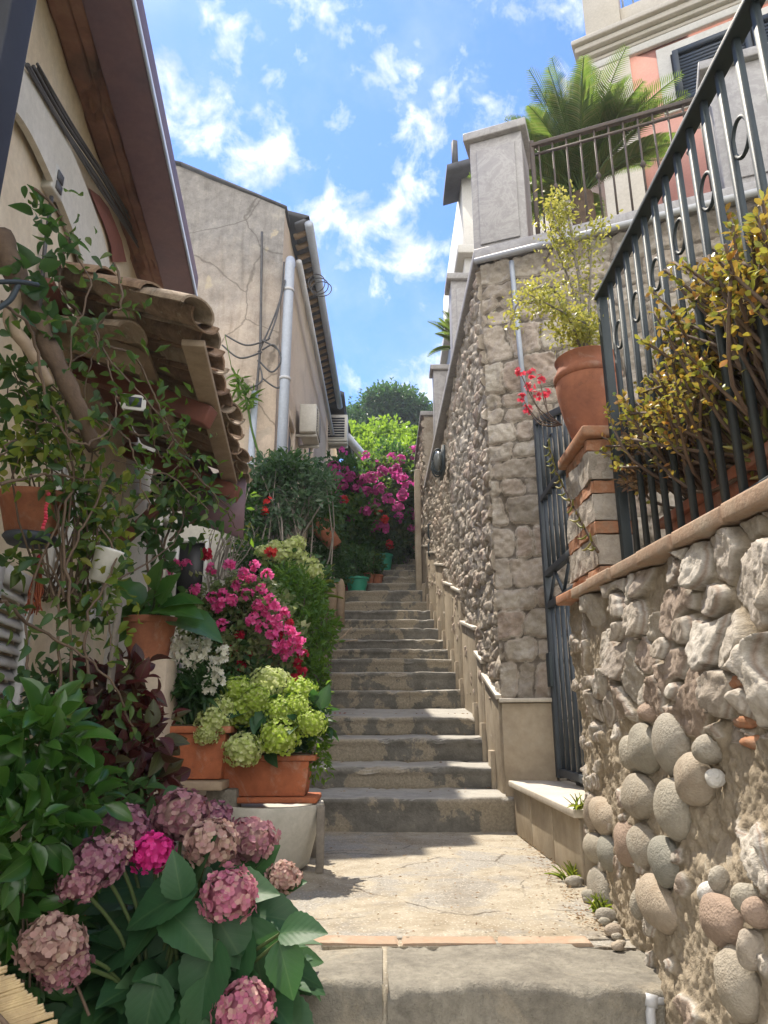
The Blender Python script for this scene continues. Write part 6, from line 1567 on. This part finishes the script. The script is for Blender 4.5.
# red flower spray and finger succulent by the gate
c_ = at(532, 392, Y=2.95)
RF = empty("red_flower_spray", at(560, 440, Y=2.8), "spray of coral red flowers leaning over the gate top", "plant")
m = MB(); e0 = at(562, 425, Y=2.78)
for (px, py) in ((520, 372), (530, 390), (540, 380), (527, 408), (545, 395), (522, 398), (536, 410)): m.tube(curve([e0, at((px + 562) / 2 - 4, (py + 425) / 2 + 8, Y=2.85), at(px, py, Y=2.95)], 8), .0028, 5)
m.build("stems", M['stem_brown'], RF, smooth=True)
flowers(RF, [at(px, py, Y=2.94) for px, py in ((520, 372), (530, 388), (540, 380), (527, 410), (546, 394), (521, 398), (536, 396), (531, 374))], .030, LM['coralpink'], 'p5', 10, seed=900, fl=.02)
FS = empty("finger_succulent", at(585, 560, X=.76), "thin succulent stem with yellowish fingers beside the brick pillar", "plant")
m = MB(); ax = curve([at(598, 552, X=.735), at(575, 510, X=.735), at(556, 470, X=.735), at(548, 440, X=.74)], 20); m.tube(ax, np.linspace(.006, .003, 20), 6); m.build("stem", M['stem_brown'], FS, smooth=True)
m = MB(); gg = np.random.RandomState(233)
for k in range(30):
    p_ = ax[1 + k * 18 // 30]; sg = -1 if k % 2 else 1; d = unit(np.array([-.25 * abs(sg), .8 * sg + gg.normal() * .2, .2 * gg.normal()])); L = .045 + .02 * gg.rand()
    m.tube(curve([p_, p_ + d * L * .5 + [0, 0, -.006], p_ + d * L + [0, 0, .006]], 6), [.002, .004, .0045, .004, .003, .001], 5)
m.build("fingers", LM['fingers'], FS, smooth=True)

# ------------------------------------------------------------------ climbing vines on the left
def rambling(name, label, strands, mat_l, leaf, L, wr, nleaf, seed, r=.0045, spread=.03, stem='stem_brown', cat="climbing plant", pin=None):
    g = np.random.RandomState(seed); T = empty(name, strands[0][0], label, cat); s = MB(); m = MB()
    for st_ in strands:
        P_ = curve(st_, 10 * len(st_)); P_ = P_ + np.cumsum(g.normal(size=P_.shape) * .0035, 0)
        s.tube(P_, np.linspace(r, r * .5, len(P_)), 6, caps=False)
        k = nleaf; i = g.randint(1, len(P_), k); Q = P_[i] + g.normal(size=(k, 3)) * spread
        D = unit(g.normal(size=(k, 3)) + [.1, -.15, -.35]); inst(m, TP_[leaf], Q, D, unit(g.normal(size=(k, 3)) * .6 + [.35, -.5, .5]), L * (.55 + .8 * g.rand(k)), L * wr)
    s.build("stems", M[stem], T, smooth=True); m.build("leaves", mat_l, T, smooth=True); return T
A = lambda px, py, Y: at(px, py, Y=Y)
rambling("rambling_vine", "tangled leafy vine with long wiry stems over the cream wall", [
    [A(20, 900, 1.75), A(28, 700, 1.8), A(20, 600, 1.85), A(50, 500, 1.9), A(40, 400, 1.9), A(15, 330, 1.8)],
    [A(60, 800, 1.85), A(55, 650, 1.9), A(62, 560, 1.9), A(95, 480, 1.95), A(80, 420, 1.95), A(90, 350, 1.9)],
    [A(70, 760, 1.9), A(64, 560, 1.9), A(70, 480, 1.9), A(60, 380, 1.8), A(75, 290, 1.8), A(45, 235, 1.8)],
    [A(30, 380, 1.8), A(80, 400, 1.9), A(130, 450, 2.0), A(150, 520, 2.1)],
    [A(0, 600, 1.6), A(60, 640, 1.8), A(110, 690, 1.9), A(140, 740, 2.0)],
    [A(0, 480, 1.6), A(50, 470, 1.8), A(110, 480, 2.0), A(165, 470, 2.2), A(215, 500, 2.4)],
    [A(35, 190, 1.7), A(65, 240, 1.8), A(60, 300, 1.8), A(100, 350, 1.9), A(60, 380, 1.8)],
    [A(90, 690, 1.95), A(85, 620, 1.95), A(110, 560, 2.0), A(95, 520, 2.0), A(120, 480, 2.05)],
    [A(0, 300, 1.5), A(30, 330, 1.6), A(40, 400, 1.7), A(80, 440, 1.8), A(110, 400, 1.9), A(100, 350, 1.9)],
    [A(110, 260, 1.9), A(118, 300, 1.9), A(90, 330, 1.9), A(140, 400, 2.0), A(170, 440, 2.1)]],
    LM['vine'], 'ovate', .036, .55, 48, 241, spread=.04)
rambling("yellow_green_creeper", "yellow green creeper trailing below the hanging clay pot", [
    [A(95, 480, 2.05), A(90, 560, 2.05), A(100, 640, 2.05)], [A(110, 470, 2.05), A(112, 520, 2.05), A(100, 600, 2.05)], [A(60, 470, 1.9), A(30, 450, 1.8), A(0, 470, 1.7)],
    [A(85, 470, 2.0), A(75, 430, 1.9), A(30, 420, 1.8)]], LM['yellowvine'], 'ovate', .034, .65, 85, 242, spread=.06)
rambling("canopy_climber", "light green climber trailing from the far end of the canopy", [
    [A(130, 430, 2.2), A(175, 440, 2.6), A(205, 480, 3.0), A(240, 520, 3.4)], [A(150, 400, 2.2), A(160, 460, 2.4), A(175, 440, 2.6)],
    [A(105, 345, 2.0), A(140, 360, 2.1), A(160, 410, 2.2), A(172, 445, 2.4)], [A(190, 470, 2.8), A(215, 505, 3.0), A(232, 530, 3.2)]], LM['bush'], 'small', .045, .4, 50, 243, spread=.06)
rambling("slender_tree", "slender bush with dark stems before the white wall above the broad leaved pot", [
    [A(160, 600, 3.2), A(165, 550, 3.2), A(178, 510, 3.2), A(160, 480, 3.2)], [A(165, 560, 3.2), A(155, 530, 3.2), A(145, 520, 3.2)], [A(150, 610, 3.2), A(152, 560, 3.2), A(155, 520, 3.2)],
    [A(178, 510, 3.2), A(195, 490, 3.2), A(200, 480, 3.2)], [A(170, 540, 3.2), A(190, 515, 3.2), A(205, 510, 3.2)]], LM['dark'], 'ovate', .062, .7, 30, 244, r=.007, spread=.06)
g = np.random.RandomState(246)
VD = shrub("wall_shrub", "dark leafy mass of climbers around the hanging clay pot", "climbing plant", A(60, 600, 2.05), [cl(30, 440, 1.9, 34, 26), cl(70, 500, 2.0, 26, 26), cl(100, 540, 2.1, 20, 30), cl(20, 560, 1.9, 12, 20), cl(90, 600, 2.15, 22, 30), cl(40, 400, 1.9, 26, 20), cl(15, 370, 1.8, 14, 18), cl(175, 500, 3.3, 18, 16)],
      560, .042, LM['vine'], 'ovate', .55, seed=247, ns=4, sr=.004)
# gnarled trunk leaning at the wall
GT_ = empty("gnarled_trunk", A(60, 400, 1.75), "thick gnarled brown trunk leaning against the wall under the canopy", "tree")
m = MB(); P_ = curve([A(0, 235, 1.7), A(22, 290, 1.72), A(45, 340, 1.75), A(75, 400, 1.8), A(95, 450, 1.9)], 24); m.tube(P_, np.linspace(.034, .022, 24) * (1 + .12 * np.sin(np.arange(24) * 2.1)), 10); m.build("trunk", M['trunk'], GT_, smooth=True)
m = MB(); m.tube(curve([A(22, 290, 1.72), A(10, 320, 1.68), A(30, 350, 1.7), A(50, 385, 1.75)], 16), np.linspace(.022, .014, 16), 8); m.build("branch", M['beam_pale'], GT_, smooth=True)
m = MB(); leaves(m, [cl(20, 285, 1.65, 20, 40), cl(55, 250, 1.75, 16, 30), cl(40, 215, 1.75, 12, 14), cl(50, 330, 1.75, 24, 24)], 90, .05, .6, 'ovate', seed=248); m.build("ivy", LM['dark'], GT_, smooth=True)

# hanging pots, beads and tassel
hp = A(36, 520, 2.0)
HPt = empty("hanging_pot", hp, "weathered clay trough hanging on the wall inside the vine tangle", "pot")
m = MB(); m.lathe([(0, -.07), (.06, -.07), (.085, .03), (.095, .035), (.095, .055), (.08, .055), (.075, .03), (0, .02)], hp + [-.01, 0, .02], 28, sx=1.15); m.build("pot", M['terracotta'], HPt, smooth=True)
m = MB(); m.lathe([(0, -.02), (.06, -.02), (.075, .0), (.07, .008), (0, .0)], hp + [-.01, 0, -.055], 24, sx=1.0); m.build("saucer", M['shutter_dark'], HPt, smooth=True)
bd = A(46, 512, 1.78); m = MB()
for k in range(12): m.ball(bd + [.002 * math.sin(k), 0, .05 - k * .0085], (.0055, .0055, .0048), 8, 6)
tag(m.build("bead_string", LM['coralpink'], None, smooth=True), "short string of pinkish red beads hanging before the clay trough", "beads")
tz = A(36, 585, 2.0); m = MB(); gg = np.random.RandomState(3)
for k in range(26): m.tube([tz + [gg.normal() * .004, 0, .075], tz + [gg.normal() * .011, gg.normal() * .008, -.02], tz + [gg.normal() * .015, gg.normal() * .01, -.07 - gg.rand() * .02]], .0022, 4)
TS_ = empty("tassel", tz, "orange and red tassel hanging under the clay trough", "tassel"); m.build("threads", plain("orange_thread", (.34, .1, .03), (.22, .04, .03), 60, .8), TS_, smooth=True)
m = MB(); m.ball(tz + [0, 0, .08], (.009, .009, .011), 10, 8); m.build("knot", LM['crimson'], TS_, smooth=True)
wc = A(106, 566, 2.05)
WC = empty("white_cup", wc, "white cup shaped pot hung tilted on the wall among vines", "pot")
m = MB(); m.lathe([(0, -.05), (.035, -.05), (.045, .04), (.05, .045), (.045, .05), (.04, .04), (0, .03)], (0, 0, 0), 24); V = m.V[0]; an_ = R(-14); V = np.stack([V[:, 0] * math.cos(an_) - V[:, 2] * math.sin(an_), V[:, 1], V[:, 0] * math.sin(an_) + V[:, 2] * math.cos(an_)], 1) + wc; m.V[0] = V
m.build("cup", M['white_paint'], WC, smooth=True)
m = MB(); m.tube(curve([wc + [0, 0, -.04], wc + [.01, 0, -.09], wc + [-.005, 0, -.15]], 8), [.012, .01, .012, .008, .007, .008, .006, .004], 6); m.build("cord", M['stem_grey'], WC, smooth=True)
# framed tile under the canopy
ft = A(134, 402, 2.3)
FTm = empty("framed_tile", ft, "small white framed picture tile hanging under the canopy", "tile")
m = MB(); m.box(ft + [-.04, 0, -.03], ft + [.04, .008, .03], rotz=.3); m.build("frame", M['white_paint'], FTm, bevel=.002)
m = MB(); m.box(ft + [-.026, -.004, -.018], ft + [.026, -.001, .018], rotz=.3, piv=ft); m.build("picture", M['shutter_dark'], FTm)
# black iron bracket at the far left
m = MB(); m.tube(curve([A(-5, 282, 1.45), A(20, 282, 1.5), A(38, 285, 1.55)], 10), .006, 6); m.tube(curve([A(-5, 310, 1.45), A(10, 300, 1.48), A(18, 285, 1.5)], 10), .007, 6); tag(m.build("iron_bracket", M['iron'], None, smooth=True), "black iron bracket reaching in at the left over the gnarled trunk", "bracket")
# white red-flowered planter pot and wooden post near the cup
m = MB(); m.box(A(112, 690, 2.12) - [.02, 0, 0], A(112, 600, 2.12) + [.02, .04, 0]); tag(m.build("timber_post", M['stem_grey'], None, bevel=.004), "thin grey timber post below the white hanging cup", "post")
m = MB(); m.tube(curve([A(50, 1010, 1.6), A(58, 900, 1.62), A(62, 840, 1.65)], 10), .012, 8); tag(m.build("bamboo_stake", M['stem_brown'], None, smooth=True), "brown stake standing between the glossy shrub and mauve hydrangea", "stake")

# split cane mat at the bottom left
CM = empty("cane_mat", A(20, 1000, 1.05), "split cane mat with frayed ends at the bottom left corner", "mat")
gg = np.random.RandomState(251); m = MB()
for k in range(60):
    t_ = k / 59; e = A(-4 + 66 * t_ + gg.normal() * 2, 962 + 66 * t_ + gg.normal() * 3, 1.02 + .0 * t_); b = e + np.array([-.34, -.02, -.10 + gg.normal() * .004]) 
    m.tube([b, e * .5 + b * .5 + gg.normal(size=3) * .001, e], .0024, 5)
m.build("canes", M['cane'], CM, smooth=True)
m = MB(); m.tube([A(-30, 985, 1.0), A(30, 1050, 1.0)], .003, 5); m.build("binding", M['stem_brown'], CM)

# ------------------------------------------------------------------ small growth and litter
def tuft(p_, n, L, seed, lab, name="grass_tuft"):
    g = np.random.RandomState(seed); m = MB(); d = sph(g, n); d[:, 2] = abs(d[:, 2]) + .6; inst(m, TP_['strap'], np.array(p_) + g.normal(size=(n, 3)) * [.012, .012, 0], unit(d), unit(g.normal(size=(n, 3)) + [0, -.3, .5]), L, L * .07)
    tag(m.build(name, LM['yellowvine'], None), lab, "grass")
tuft((.70, 2.72, -.315), 18, .05, 261, "small green tuft at the end of the marble ledge")
tuft((.685, 2.85, SZ0), 22, .06, 262, "small grass tuft at the foot of the tan ledge")
tuft((.665, 2.42, SZ0), 26, .05, 263, "small grass tuft under the columns of pebbles")
g = np.random.RandomState(271); m = MB(); k = 520; x = g.rand(k) * .9 - .25; y = 2.15 + g.rand(k) * 1.8; e = g.rand(k) < .6; x = np.where(e, .60 + (y - 1.8) * .07 - abs(g.normal(size=k)) * .05, x)
inst(m, TP_['small'], np.stack([x, y, SZ0 + .008 + 0 * x], 1), unit(np.stack([g.normal(size=k), g.normal(size=k), 0 * x + .1], 1)), unit(g.normal(size=(k, 3)) * .3 + [0, 0, 1]), .008 + .008 * g.rand(k), .006)
for a_, z_ in zip(SY[:12], SZ[:12]):
    k = 14; x = g.rand(k) * 1.0 - .35; y = a_ + .05 + g.rand(k) * .27
    inst(m, TP_['small'], np.stack([x, y, z_ + .018 + 0 * x], 1), unit(np.stack([g.normal(size=k), g.normal(size=k), 0 * x + .1], 1)), unit(g.normal(size=(k, 3)) * .3 + [0, 0, 1]), .012 + .012 * g.rand(k), .009)
tag(m.build("leaf_litter", LM['dry'], None), "scattered dry leaf bits lying along the landing edge", "litter", kind='stuff')
flo = [(x_, y_) for x_, y_ in ((335, 712), (340, 714), (345, 709), (330, 708))]
m = MB()
for (px, py) in flo: p_ = at(px, py, Y=5.3); p_[2] = stair_z(5.3) + .02; inst(m, TP_['p4'], [p_], [[1, 0, 0]], [[0, 0, 1]], .03, .03)
tag(m.build("fallen_petals", LM['crimson'], None), "few fallen red petals on the wide step", "petals", kind='stuff')
# aloe-like stems by the stairs
m = MB(); s0 = at(318, 640, Y=5.0)
for (px, py) in ((352, 627), (358, 640), (346, 634)): m.tube(curve([s0, at(335, 642, Y=5.0), at(px, py, Y=5.0)], 8), .004, 5)
tag(m.build("dry_twig", M['beam_pale'], None, smooth=True), "pale dry twig sticking out over the steps from the green bush", "twig")
m = MB()
for k in range(24): m.tube(curve([at(225, 335, Y=6.2), at(232, 370, Y=6.2)], 3), .004, 5) if k == 0 else None
leaves(m, [(at(240, 382, Y=6.22), (.03, .02, .16)), (at(248, 400, Y=6.22), (.05, .02, .12))], 60, .12, .22, 'lance', seed=281); m.tube(curve([at(232, 368, Y=6.24), at(245, 395, Y=6.24), at(252, 430, Y=6.24), at(262, 465, Y=6.24)], 14), .012, 6)
tag(m.build("wall_creeper", LM['bush'], None, smooth=True), "green creeper climbing the conduit on the tall old building", "climbing plant")

# ------------------------------------------------------------------ the warm summer air between here and the hill
if HAZE:
    hz = MB(); hz.box((-30, -6, -3.2), (30, 62, 24.0))
    hm = bpy.data.materials.new("summer_haze"); hm.use_nodes = True; hn = hm.node_tree; hn.nodes.clear()
    ho = hn.nodes.new("ShaderNodeOutputMaterial"); hv = hn.nodes.new("ShaderNodeVolumePrincipled"); hv.inputs['Color'].default_value = (.8, .88, 1, 1); hv.inputs['Density'].default_value = HAZE; hv.inputs['Anisotropy'].default_value = .3
    hn.links.new(hv.outputs[0], ho.inputs['Volume'])
    tag(hz.build("haze", hm, None), kind='stuff')
